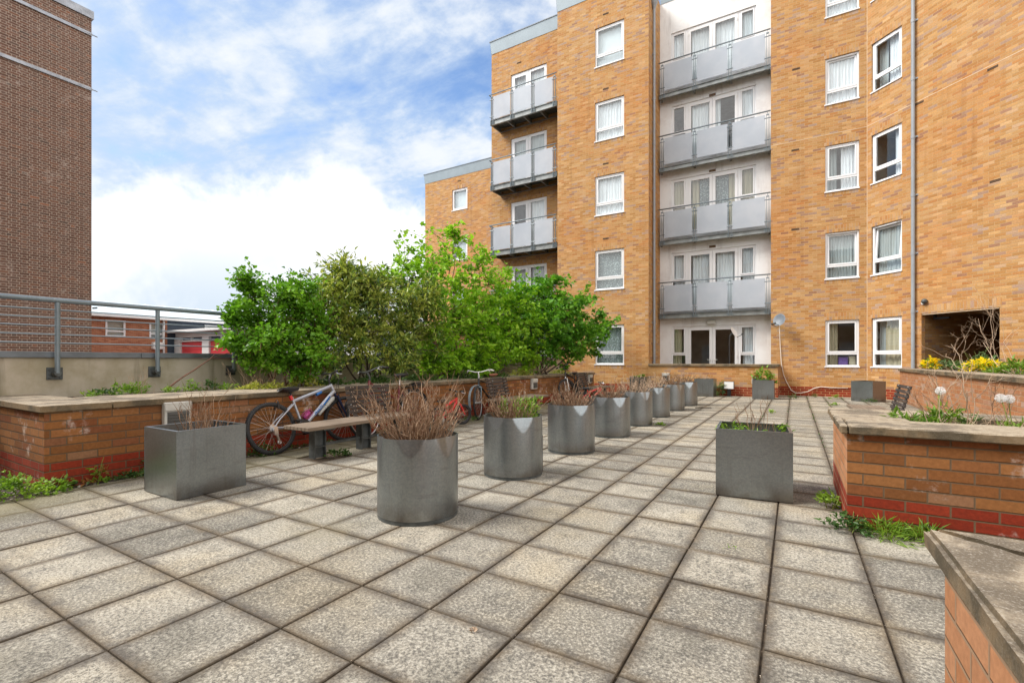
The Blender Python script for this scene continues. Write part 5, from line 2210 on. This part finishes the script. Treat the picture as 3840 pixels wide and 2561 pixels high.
shrub('leafy_shrub', 'low mid green leafy shrub filling the bed below the airy maple', 'shrub', (-6.7, 10.3, ZS), 8,
      [lobe(1100, 740, -6.7, 50, 40, 28), lobe(1160, 760, -6.6, 50, 46, 32), lobe(1130, 810, -6.5, 56, 34, 30), lobe(1040, 830, -6.6, 46, 26, 22), lobe(1180, 710, -6.6, 36, 34, 18),
       lobe(985, 830, -6.6, 30, 30, 14), lobe(1090, 825, -6.5, 50, 28, 22), lobe(1190, 790, -6.4, 46, 50, 26), lobe(1200, 830, -6.4, 40, 22, 14)],
      .105, M['leaf_maple'], M['bark'], None, spray=26, twig=.28, flat=.4, wid=.8, stem_r=.016)
shrub('spreading_tree', 'dense dark green spreading maple reaching right across the bay windows', 'tree', (-6.4, 12.2, ZS), 9,
      [lobe(1245, 690, -6.4, 56, 42, 38), lobe(1215, 740, -6.4, 60, 50, 40), lobe(1300, 730, -6.2, 56, 44, 38), lobe(1345, 760, -5.9, 46, 32, 24), lobe(1290, 790, -6.2, 62, 36, 36),
       lobe(1235, 800, -6.3, 50, 36, 26), lobe(1250, 652, -6.5, 26, 22, 9), lobe(1335, 690, -6.1, 22, 18, 7), lobe(1388, 748, -5.7, 24, 12, 7), lobe(1340, 805, -6.0, 30, 16, 9)],
      .125, M['leaf_dark'], M['bark'], None, spray=30, twig=.34, flat=.5, wid=.85, stem_r=.030)

# low planting along the coping
VAR = [(M['leaf_var'], 1.0, 'foliage')]
WEED = [(M['leaf_weed'], 1.0, 'foliage')]
LOW = [(M['leaf_low'], 1.0, 'foliage')]
TINY = [(M['leaf_weed'], 1.0, 'foliage')]


def on_bed(px, X, z=ZS):
    d = ground_dir(px)
    k = X / d.x
    return (X, d.y * k, z)


for (px, X, r, h_, n, lb) in ((585, -6.62, .26, .13, 420, 'low cream and green variegated plant spilling on the coping left of the bicycle'),
                              (628, -6.55, .22, .14, 380, 'small variegated mound just above the bicycle saddle'),
                              (700, -6.60, .26, .42, 620, 'upright yellow variegated bush behind the bicycle frame'),
                              (1195, -6.35, .40, .26, 420, 'yellow green variegated mound over the second bench'),
                              (1285, -6.30, .42, .18, 420, 'flat yellow green mound near the far box light')):
    herb('variegated_plant', lb, 'plant', on_bed(px, X), r, h_, n, .050, VAR, 'variegated plants along the coping', wid=.5, stems=6)
for (px, X, r, h_, n, mts, lb) in ((300, -7.05, .24, .26, 300, WEED, 'tallest bright green weed clump before the parapet between two posts'),
                                   (395, -7.00, .10, .16, 70, WEED, 'small yellow green weed beside the slanting dead branch'),
                                   (437, -6.95, .13, .20, 110, WEED, 'bright weed tuft right of the slanting dead branch'),
                                   (490, -6.95, .16, .22, 150, LOW, 'dark leafed weed below the third railing post'),
                                   (240, -7.00, .13, .15, 90, LOW, 'dark green dock leaves beside the tallest weed clump'),
                                   (208, -6.95, .11, .14, 60, WEED, 'leftmost small weed at the corner of the left bed'),
                                   (520, -6.9, .14, .14, 100, WEED, 'low weeds left of the variegated plants')):
    herb('weed', lb, 'weed', on_bed(px, X), r, h_, n, .050, mts, 'weeds in the left bed', wid=.45, stems=4)
for (px, X, r, h_, n, lb) in ((860, -6.5, .5, .20, 420, 'dark ground ivy in the bed behind the nearest bench'),
                              (760, -6.6, .36, .20, 340, 'glossy green ground cover under the evergreen shrub'),
                              (960, -6.5, .5, .18, 380, 'ivy ground cover between the evergreen shrub and the maple'),
                              (1060, -6.4, .55, .22, 420, 'ivy ground cover under the airy maple'),
                              (1130, -6.3, .5, .2, 320, 'ivy ground cover near the second bench')):
    herb('ground_ivy', lb, 'plant', on_bed(px, X), r, h_, n, .055, LOW, 'ground ivy in the left bed', wid=.8)
# slanting dead branch and bare twigs
q = MB()
q.tube(curve(at(384, 893, X=-7.05), at(493, 814, X=-7.4), .02, 6), [.011, .011, .010, .010, .009, .008, .007], 6)
pp = at(478, 826, X=-7.34)
q.tube(curve(pp, pp + Vector((.05, .35, .12)), .05, 3), .005, 5)
o = q.build('dead_branch', M['bark_red'], None, smooth=True)
tag(o, 'long bare branch slanting from the bed up to the parapet capping', 'branch')
dry_bush('dried_weed', 'thin brown dried stalks in front of the parapet left of the weed clump', (-7.0, 2.72, ZS), .16, .42, 16, M['dry_pale'], 'dried stalks in the left bed', .0028)
dry_bush('dried_weed', 'pale dry twigs at the foot of the shrub nearest the railing', (-6.75, 4.05, ZS), .32, .50, 46, M['dry_pale'], 'dried stalks in the left bed', .0032, lean=.8)
dry_bush('dried_weed', 'bare straw coloured twigs leaning beside the far dark tree', (-6.3, 11.5, ZS), .4, .9, 40, M['dry_pale'], 'dried stalks in the left bed', .005, lean=.8)

# ---------------------------------------------------------------- plants in the round planters
PZ = .52
dry = [('dense tuft of reddish brown dead stems in the nearest round planter', .27, .50, 215, M['dry'], None, .0036),
       ('thin dead stems with bright green shoots in the second round planter', .22, .36, 150, M['dry'], (M['leaf_weed'], 700, .045, .24), .0034),
       ('brown dead stems in the third round planter', .24, .33, 190, M['dry'], None, .0036),
       ('upright brown tuft in the fourth round planter', .17, .36, 110, M['dry'], None, .0040),
       ('pale spreading dead stems in the fifth round planter', .26, .38, 90, M['dry_pale'], None, .0046),
       ('thin pale dead stems in the sixth round planter', .24, .38, 70, M['dry_pale'], None, .0048),
       ('dark brown dead stems in the seventh round planter', .20, .34, 90, M['dry'], None, .0052),
       ('dark dead stems in the farthest round planter',   .17, .36, 90, M['dry'], None, .0056)]
for (x, y), (lb, r, h_, n, m_, gr, th_) in zip(rp_pos, dry):
    dry_bush('dried_plant', lb, (x, y, PZ), r, h_, n, m_, 'dead plants in the round planters', th_, 7, gr, .85)

# plants in the square planters
dry_bush('dried_plant', 'sparse slender dead stalks in the square planter by the left bed', (-4.60, 2.25, .47), .24, .50, 70, M['dry'], None, .0030, 3, None, .45)
q = dry_bush('dried_plant', 'few tall bare stalks in the square planter on the right', (-.30, 4.72, .47), .22, .42, 15, M['dry'], None, .0028, 4, None, .35)
herb('weed', 'bright green weeds at the left rim of the square planter on the right', 'weed', (-.47, 4.66, .475), .12, .15, 80, .050, WEED, 'weeds in the right square planter', wid=.45, stems=3)
herb('weed', 'low grassy weed in the middle of the square planter on the right', 'weed', (-.27, 4.62, .475), .10, .10, 46, .06, WEED, 'weeds in the right square planter', wid=.22, stems=2)
herb('weed', 'sorrel like weed at the right rim of the square planter on the right', 'weed', (-.12, 4.86, .475), .06, .14, 26, .045, WEED, 'weeds in the right square planter', wid=.5, stems=2)
dry_bush('dried_plant', 'short pale cut stalks in the square planter beside the floor lamp', (-2.45, 16.27, .47), .25, .30, 34, M['dry_pale'], None, .007, 1, None, .4)
herb('leafy_plant', 'leafy green and russet shrub growing in the planter at the terrace corner', 'shrub', (-.79, 16.11, .47), .36, .52, 420, .10, [(M['leaf_shrub'], .55, 'foliage'), (M['leaf_weed'], .3, 'young_foliage'), (M['flower_red'], .15, 'red_foliage')], None, wid=.38, stems=14)
herb('leafy_plant', 'small green tuft in the planter by the bay wall', 'plant', (-4.62, 16.50, .50), .14, .22, 60, .10, WEED, None, wid=.3, stems=4)
herb('leafy_plant', 'fan of green sword leaves on the ground beside the floor lamp', 'plant', (-2.12, 16.62, 0), .18, .52, 110, .17, [(M['leaf_grey'], 1.0, 'foliage')], None, wid=.2, stems=8)

# ---------------------------------------------------------------- right beds
YEL = [(M['leaf_weed'], .35, 'foliage'), (M['flower'], .65, 'flowers')]
GREY = [(M['leaf_grey'], 1.0, 'foliage')]


def on_high(px, X, z=.91):
    d = ground_dir(px)
    k = X / d.x
    return (X, d.y * k, z)


for (px, X, r, h_, n, mts, lb) in ((2138, 2.93, .24, .34, 420, YEL, 'left small mound of yellow flowers below the passage edge'),
                                   (2258, 3.35, .42, .30, 1100, YEL, 'large mound of yellow flowers on the tall right bed'),
                                   (2172, 3.45, .36, .30, 260, GREY, 'grey green leafy clump right of the small yellow mound'),
                                   (2215, 3.60, .36, .26, 240, GREY, 'blue green leafy clump between the two yellow mounds'),
                                   (2262, 3.85, .55, .46, 420, GREY, 'taller pale green leafy clump behind the large yellow mound'),
                                   (2335, 3.35, .36, .30, 420, WEED, 'grassy bright green clump at the right frame edge'),
                                   (2300, 3.30, .22, .18, 170, WEED, 'low green leaves right of the large yellow mound')):
    herb('flowering_plant' if mts is YEL else 'leafy_plant', lb, 'plant', on_high(px, X), r, h_, n, .085 if mts is not YEL else .068, mts, 'plants on the tall right bed', wid=.35 if mts is not YEL else .7, stems=6)


def bare(name, label, base, tips, r0, depth, mat_, group):
    """leafless branching shrub; tips are main limb ends"""
    s = MB()
    base = Vector(base)

    def grow(p, d, L, r, k):
        e = p + d * L
        s.tube(curve(p, e, .08, 4, .06), [r, r * .9, r * .8, r * .72, r * .65], 5, cap=False)
        if k <= 0:
            return
        for i in range(R.randint(2, 3)):
            nd = (d * 1.0 + rnd_dir() * .75 + Vector((0, 0, .15))).normalized()
            grow(p.lerp(e, R.uniform(.55, 1.0)), nd, L * R.uniform(.45, .7), r * .6, k - 1)
    for tp in tips:
        tp = Vector(tp)
        d = tp - base
        grow(base + Vector((R.gauss(0, .03), R.gauss(0, .03), 0)), d.normalized(), d.length * .62, r0, depth)
    o = s.build(name, mat_, None, smooth=True)
    o.data.transform(Matrix.Translation(-base))
    o.location = base
    return tag(o, label, 'dried plant', group)


g_ = 'bare branched stalks in the right beds'
bare('bare_shrub', 'leafless pale shrub before the passage, left of the large yellow mound', at(2215, 850, X=3.2) - Vector((0, 0, .02)), [at(2170, 755, X=3.1), at(2150, 790, X=3.1), at(2215, 775, X=3.2)], .0055, 3, M['dry_pale'], g_)
bare('bare_shrub', 'leafless pale shrub leaning left across the dark passage above the yellow mound', at(2330, 860, X=3.3), [at(2225, 750, X=3.2), at(2268, 745, X=3.3), at(2285, 765, X=3.3), at(2240, 800, X=3.2)], .006, 3, M['dry_pale'], g_)


def in_bed(px, py, y):
    return at(px, py, Y=y)


def root_at(px, y):
    d = ground_dir(px)
    k = y / d.y
    return (d.x * k, y, .60)


bare('bare_shrub', 'tall crooked dead stalks standing in the near right bed', root_at(2200, 4.72), [in_bed(2190, 838, 4.75), in_bed(2178, 850, 4.85), in_bed(2215, 842, 4.8), in_bed(2240, 860, 4.8)], .0048, 3, M['dry_pale'], g_)
bare('bare_shrub', 'thin dead stems spreading at the left of the near right bed', root_at(2150, 4.78), [in_bed(2120, 865, 4.8), in_bed(2160, 870, 4.9), in_bed(2095, 890, 4.78)], .0034, 3, M['dry'], g_)
bare('bare_shrub', 'thin reddish dead stems at the right end of the near right bed', root_at(2275, 4.66), [in_bed(2262, 880, 4.7), in_bed(2320, 880, 4.75), in_bed(2290, 890, 4.7)], .003, 3, M['dry'], g_)
q = MB()
for i in range(90):
    x, y = R.uniform(.8, 1.7), R.uniform(4.55, 4.92)
    a_ = R.uniform(0, 2 * PI)
    L = R.uniform(.12, .32)
    el = R.uniform(.2, 1.2)
    q.tube(curve((x, y, .60), (x + math.cos(a_) * L * math.cos(el), y + math.sin(a_) * L * math.cos(el) * .4, .60 + L * math.sin(el)), .12, 3), [.0026, .0024, .002, .0012], 4, cap=False)
o = q.build('dry_grass', M['dry_pale'], None)
tag(o, None, None, None, 'stuff')
o['label'] = 'straw coloured dead grass stalks lying across the near right bed'
o['category'] = 'grass'
for (px, y, r, h_, n, lb) in ((2168, 4.80, .13, .26, 190, 'tall bright green weed in the middle of the near right bed'),
                             (2080, 4.74, .13, .20, 150, 'weed with dark seed heads at the left of the near right bed'),
                             (2125, 4.66, .13, .13, 130, 'low green weed behind the chipped coping'),
                             (2330, 4.70, .12, .14, 110, 'weed at the right frame edge of the near right bed'),
                             (2228, 4.80, .10, .18, 70, 'grey leaved weed under the crooked stalks')):
    herb('weed', lb, 'weed', root_at(px, y), r, h_, n, .06, WEED if 'grey' not in lb else GREY, 'weeds in the near right bed', wid=.3, stems=5)


def dandelion(base, top, label):
    t = thing('dandelion', label, 'flower', tuple(base), 0, 'dandelion clocks in the near right bed')
    s = MB()
    s.tube(curve(base, top, .04, 5), .0028, 6)
    s.build('stem', M['stem_green'], t, smooth=True)
    s = MB()
    top = Vector(top)
    for i in range(240):
        d = rnd_dir()
        e = top + d * .024
        s.tube([top + d * .005, e], [.0003, .0003], 3, cap=False)
        for k in range(4):
            f = (d + rnd_dir() * .6).normalized()
            s.tube([e, e + f * .008], [.0004, .0004], 3, cap=False)
    s.build('seed_head', M['seed'], t)
    s = MB()
    s.lathe([(0, -.006), (.005, -.003), (.006, 0), (.004, .004), (0, .005)], 10, 0, Matrix.Translation(top))
    s.build('receptacle', M['dry_pale'], t)


dandelion(root_at(2148, 4.66), in_bed(2159, 897, 4.66), 'dandelion seed head standing beside the crooked stalks')
dandelion(root_at(2322, 4.62), in_bed(2297, 914, 4.62), 'left one of the paired dandelion seed heads at the right edge')
dandelion(root_at(2336, 4.66), in_bed(2317, 916, 4.66), 'right one of the paired dandelion seed heads at the right edge')

# ---------------------------------------------------------------- weeds on the paving
for (x, y, r, h_, n, mts, lb) in ((-5.72, 1.26, .24, .24, 260, WEED, 'bright leafy weed clump at the foot of the left bed corner'),
                                  (-5.62, 1.50, .16, .14, 130, WEED, 'long leaved weed right of the left bed corner'),
                                  (-5.66, 1.82, .08, .26, 50, [(M['flower_red'], .4, 'red_foliage'), (M['leaf_weed'], .6, 'foliage')], 'upright ruddy seedling against the red bricks of the left bed'),
                                  (-5.64, 2.26, .10, .20, 90, LOW, 'dark green seedling beside the near square planter'),
                                  (-5.62, 2.06, .16, .07, 110, LOW, 'low dark weeds along the foot of the left bed'),
                                  (-5.60, 3.42, .18, .16, 140, LOW, 'leafy weed under the rear wheel of the silver bicycle'),
                                  (-5.60, 2.95, .12, .08, 70, LOW, 'small weed left of the silver bicycle'),
                                  (-5.58, 4.25, .16, .10, 90, LOW, 'weeds at the wall behind the nearest bench'),
                                  (-4.75, 3.85, .15, .09, 150, LOW, 'mossy weeds in the open slab hole by the bench leg'),
                                  (-5.3, 7.35, .2, .12, 90, LOW, 'pale weeds under the city bicycle seen from the front'),
                                  (.30, 3.90, .14, .13, 150, LOW, 'weed tuft at the front corner of the near right bed'),
                                  (.24, 4.45, .08, .14, 70, WEED, 'weed growing up the side of the near right bed'),
                                  (.52, 3.93, .15, .10, 220, WEED, 'bright grass tuft under the red bricks of the near right bed'),
                                  (.72, 3.95, .14, .09, 220, WEED, 'grass tuft half hidden by the nearest coping corner'),
                                  (-.05, 16.5, .14, .22, 70, LOW, 'weed clump at the terrace wall corner'),
                                  (.55, 17.6, .12, .14, 50, LOW, 'dark weed at the wall foot below the right windows'),
                                  (1.05, 17.2, .16, .16, 60, WEED, 'spiky weed in front of the turned planter'),
                                  (-.42, 11.8, .07, .05, 30, WEED, 'tiny weed in a joint in the middle of the paving'),
                                  (.86, 14.6, .10, .08, 40, WEED, 'small bright weed in a joint near the turned planter'),
                                  (1.75, 15.9, .22, .16, 90, LOW, 'weeds gathered at the foot of the turned planter'),
                                  (-.32, 3.18, .012, .03, 12, TINY, 'single tiny seedling in a joint of the foreground paving'),
                                  (-2.05, 8.6, .08, .03, 40, WEED, 'moss like weed at the foot of the fifth round planter')):
    thin = 'grass' in lb
    lf_ = .016 if mts is TINY else (.036 if mts is LOW else .046 if not thin else .07)
    herb('weed', lb, 'weed', (x, y, -.015 if x < -5.5 else -.004), r, h_, n if mts is TINY else int(n * 1.7), lf_, mts, 'weeds on the paving', wid=.5 if not thin else .1, stems=3 if not thin and mts is not TINY else 0)

# moss and dirt in the far joints, petals in the near ones: nobody could count them
q = MB()
for i in range(750):
    if R.random() < .75:
        k = R.randint(-11, 2)
        x = GX + k * GS + R.gauss(0, .003)
        y = R.uniform(-.3, 12)
    else:
        x = R.uniform(-5, .2)
        y = GY + R.randint(-1, 20) * GS + R.gauss(0, .003)
    sz = R.uniform(.0015, .004)
    a_ = R.uniform(0, 2 * PI)
    z = -.006 + R.uniform(0, .006)
    c_, s_ = math.cos(a_) * sz, math.sin(a_) * sz
    q.quad((x + c_, y + s_, z), (x - s_ * .7, y + c_ * .7, z + .002), (x - c_, y - s_, z), (x + s_ * .7, y - c_ * .7, z + .002))
tag(q.build('fallen_petals', M['petal'], None), 'scattered pale petals caught in the paving joints', 'petals', None, 'stuff')
P_, D_ = [], []
for i in range(900):
    k = R.choice([0, 1, 1, 2, 2, 2, -1, 3, 3])
    x = GX + k * GS + R.gauss(0, .010)
    y = R.uniform(7.0, 17.8)
    if math.sin(y * 2.1 + k * 3) + R.gauss(0, .5) < .35:
        continue
    P_.append((x, y, -.008))
    D_.append((R.gauss(0, .3), R.gauss(0, .3), 1))
o = leaf_mesh('joint_moss', leaf_arrays(np.array(P_), np.array(D_), .026, .7), M['leaf_low'])
tag(o, 'moss and tiny weeds filling the far paving joints', 'moss', None, 'stuff')
# pebbles along the foot of the beds
import bmesh
q = MB()
for i in range(420):
    if i < 330:
        x, y = R.uniform(-5.74, -5.59), R.uniform(1.5, 14)
    else:
        x, y = R.uniform(-6.4, -5.62), R.uniform(.7, 1.47)
    r_ = R.uniform(.006, .020)
    q.lathe([(0, -r_ * .5), (r_ * .8, -r_ * .25), (r_, .1 * r_), (r_ * .6, r_ * .45), (0, r_ * .5)], 6, 0, Matrix.Translation((x, y, -.008)) @ Matrix.Rotation(R.uniform(0, 3), 4, 'Z') @ Matrix.Diagonal((1, R.uniform(.6, 1), 1, 1)))
tag(q.build('pebbles', M['pebble'], None, smooth=True), 'pebbles and crumbs lying along the foot of the left bed', 'pebbles', None, 'stuff')
P_, D_ = [], []
for i in range(1700):
    y = 1.5 + 13.3 * R.random() ** 1.3
    if math.sin(y * 5.1) + math.sin(y * 2.3) + R.gauss(0, .6) < .1:
        continue
    P_.append((R.uniform(-5.75, -5.6), y, R.uniform(-.01, .03)))
    D_.append((R.gauss(0, .6), R.gauss(0, .6), .8))
o = leaf_mesh('low_weeds', leaf_arrays(np.array(P_), np.array(D_), .034, .6), M['leaf_low'])
tag(o, 'creeping low weeds along the foot of the left bed', 'weeds', None, 'stuff')
# a curled dead leaf, a broken brick, timber scraps
p_ = at(1086, 1452, Y=1.0)
d = ground_dir(1086)
k = CAM_H / ((1451 - 827.1) / 1086.5)
k2 = k / d.dot(FWD)
q = MB()
for i in range(6):
    a_ = i * .9
    q.quad((math.cos(a_) * .004, math.sin(a_) * .004, .002), (math.cos(a_) * .018, math.sin(a_) * .018, .010), (math.cos(a_ + .6) * .02, math.sin(a_ + .6) * .02, .014), (math.cos(a_ + .9) * .012, math.sin(a_ + .9) * .012, .016))
o = q.build('dead_leaf', M['dry_pale'], None)
o.location = (d.x * k2, d.y * k2, .001)
tag(o, 'curled brown dead leaf lying on a foreground slab', 'leaf')
q = MB()
q.box(-.11, .11, -.05, .05, 0, .065)
o = q.build('loose_brick', M['brickred'], None, bevel=.008)
o.location = (1.55, 14.2, 0)
o.rotation_euler = (0, 0, .5)
tag(o, 'loose orange brick lying near the turned square planter', 'brick')
q = MB()
q.bar((-2.05, 12.1, .012), (-1.72, 12.32, .012), .03, .018)
q.bar((-1.98, 12.02, .026), (-1.9, 12.3, .02), .02, .012)
tag(q.build('stick', M['bark'], None), 'dark broken stick lying right of the farthest round planter', 'stick')


# ---------------------------------------------------------------- sky and sun
SUN_EL, SUN_AZ = rad(48), math.atan2(-.80, -.50)   # towards the left rear
world = bpy.data.worlds.new('World')
scene.world = world
world.use_nodes = True
wt = world.node_tree
wt.nodes.clear()


class WG(G):
    def __init__(s, t):
        s.t = t


w = WG(wt)
wo = wt.nodes.new('ShaderNodeOutputWorld')
bg = wt.nodes.new('ShaderNodeBackground')
sky = wt.nodes.new('ShaderNodeTexSky')
sky.sky_type = 'NISHITA'
sky.sun_disc = False
sky.sun_elevation = SUN_EL
sky.sun_rotation = SUN_AZ
sky.altitude = 50
sky.air_density = 1.0
sky.dust_density = 0.6
sky.ozone_density = 1.4
dirv = wt.nodes.new('ShaderNodeTexCoord').outputs['Generated']
sp_ = w.sep(dirv)
zc = w.math('MAXIMUM', sp_[2], 0.02)
k_ = w.math('DIVIDE', 1.0, w.math('ADD', zc, 0.28))
flat_ = w.comb(w.math('MULTIPLY', sp_[0], k_), w.math('MULTIPLY', sp_[1], k_), 0.0)


def wnoise(vec, scale, detail, rough, dist=0.0, off=(0, 0, 0)):
    n = wt.nodes.new('ShaderNodeVectorMath')
    n.operation = 'ADD'
    w.set(n.inputs[0], vec)
    n.inputs[1].default_value = off
    return w.noise(scale, detail, rough, n.outputs[0], dist)


# thin streaked high cloud
st_ = w.comb(w.math('ADD', w.math('MULTIPLY', sp_[0], w.math('MULTIPLY', k_, 0.8)), w.math('MULTIPLY', sp_[1], w.math('MULTIPLY', k_, 0.35))),
             w.math('MULTIPLY', w.math('SUBTRACT', sp_[1], w.math('MULTIPLY', sp_[0], 0.3)), w.math('MULTIPLY', k_, 1.5)), 0.0)
wis = wnoise(st_, 2.6, 8, 0.62, 0.25, (3.1, 1.7, 0))
wis2 = wnoise(flat_, 8.0, 6, 0.6, 0.3, (0.3, 5.2, 0))
wsum = w.math('ADD', w.math('MULTIPLY', wis, 0.72), w.math('MULTIPLY', wis2, 0.28))
# more veil to the left, bluer towards the right of the view
cd = ground_dir(900)
cd.normalize()
lf = ground_dir(200)
lf.normalize()
dl = w.math('ADD', w.math('MULTIPLY', sp_[0], lf.x), w.math('MULTIPLY', sp_[1], lf.y))
wis_m = w.smooth(w.math('ADD', wsum, w.math('MULTIPLY', w.math('SUBTRACT', dl, 0.75), 0.30)), 0.35, 0.58)
# a bank of cumulus low over the parapet, its heap centred on one compass direction
cc = ground_dir(690)
cc.normalize()
rt = Vector((cc.y, -cc.x, 0))
az = w.math('ADD', w.math('MULTIPLY', sp_[0], rt.x), w.math('MULTIPLY', sp_[1], rt.y))
fw = w.math('ADD', w.math('MULTIPLY', sp_[0], cc.x), w.math('MULTIPLY', sp_[1], cc.y))
heap = w.math('SUBTRACT', 0.36, w.math('MULTIPLY', w.math('MULTIPLY', az, az), 0.80))
cn = wnoise(dirv, 5.5, 8, 0.58, 0.15, (1.2, 0.4, 0.9))
cn2 = wnoise(dirv, 17.0, 6, 0.6, 0.2, (4.0, 2.0, 1.0))
edge = w.math('SUBTRACT', w.math('ADD', heap, w.math('ADD', w.math('MULTIPLY', w.math('SUBTRACT', cn, 0.5), 0.34), w.math('MULTIPLY', w.math('SUBTRACT', cn2, 0.5), 0.09))), sp_[2])
cum = w.math('MULTIPLY', w.smooth(edge, -0.012, 0.055), w.smooth(fw, -0.2, 0.3))
grey = wnoise(dirv, 4.2, 5, 0.55, 0.2, (7.0, 3.0, 2.0))
cumcol = w.mix(w.math('MULTIPLY', w.smooth(grey, 0.42, 0.62), w.smooth(sp_[2], 0.27, 0.08)), (0.52, 0.525, 0.53), (0.345, 0.395, 0.45))
# whole-sky broken cloud elsewhere
cl = w.math('MULTIPLY', wis_m, 0.93)
SKY_K = 0.092
skyc = w.mix(1.0, sky.outputs[0], (SKY_K * 0.92, SKY_K * 1.02, SKY_K * 1.12), 'MULTIPLY')
# cloud out of view, overhead and behind, brightened to add fill light
vw = ground_dir(900)
vw.normalize()
front = w.math('ADD', w.math('MULTIPLY', sp_[0], vw.x), w.math('MULTIPLY', sp_[1], vw.y))
backc = w.smooth(front, 0.45, -0.35)
wfr = w.mix(w.smooth(wsum, 0.46, 0.64), (0.285, 0.350, 0.440), (0.45, 0.465, 0.480))
wcol = w.mix(backc, wfr, (1.15, 1.10, 1.02))
cl = w.math('MAXIMUM', cl, w.math('MULTIPLY', backc, 0.8))
c1 = w.mix(cl, skyc, wcol)
c2 = w.mix(cum, c1, cumcol)
hz = w.smooth(sp_[2], 0.10, -0.02)
c3 = w.mix(w.math('MULTIPLY', hz, 0.6), c2, (0.42, 0.45, 0.48))
w.set(bg.inputs[0], c3)
bg.inputs[1].default_value = 1.0
wt.links.new(bg.outputs[0], wo.inputs[0])

sd_ = bpy.data.lights.new('sun', 'SUN')
sd_.energy = 2.2
sd_.angle = rad(24)
sd_.color = (1.0, 0.945, 0.865)
so_ = bpy.data.objects.new('sun', sd_)
COL.objects.link(so_)
sdir = Vector((math.sin(SUN_AZ) * math.cos(SUN_EL), math.cos(SUN_AZ) * math.cos(SUN_EL), math.sin(SUN_EL)))
so_.rotation_euler = sdir.to_track_quat('Z', 'Y').to_euler()

vs_ = scene.view_settings
scene.display_settings.display_device = 'sRGB'
vs_.view_transform = 'Standard'
vs_.look = 'None'
vs_.exposure = 1.12
vs_.gamma = 1.0
vs_.use_curve_mapping = False
scene.cycles.max_bounces = 8
scene.cycles.diffuse_bounces = 4
scene.cycles.glossy_bounces = 3
scene.cycles.transmission_bounces = 4
scene.cycles.transparent_max_bounces = 12
scene.cycles.use_denoising = True
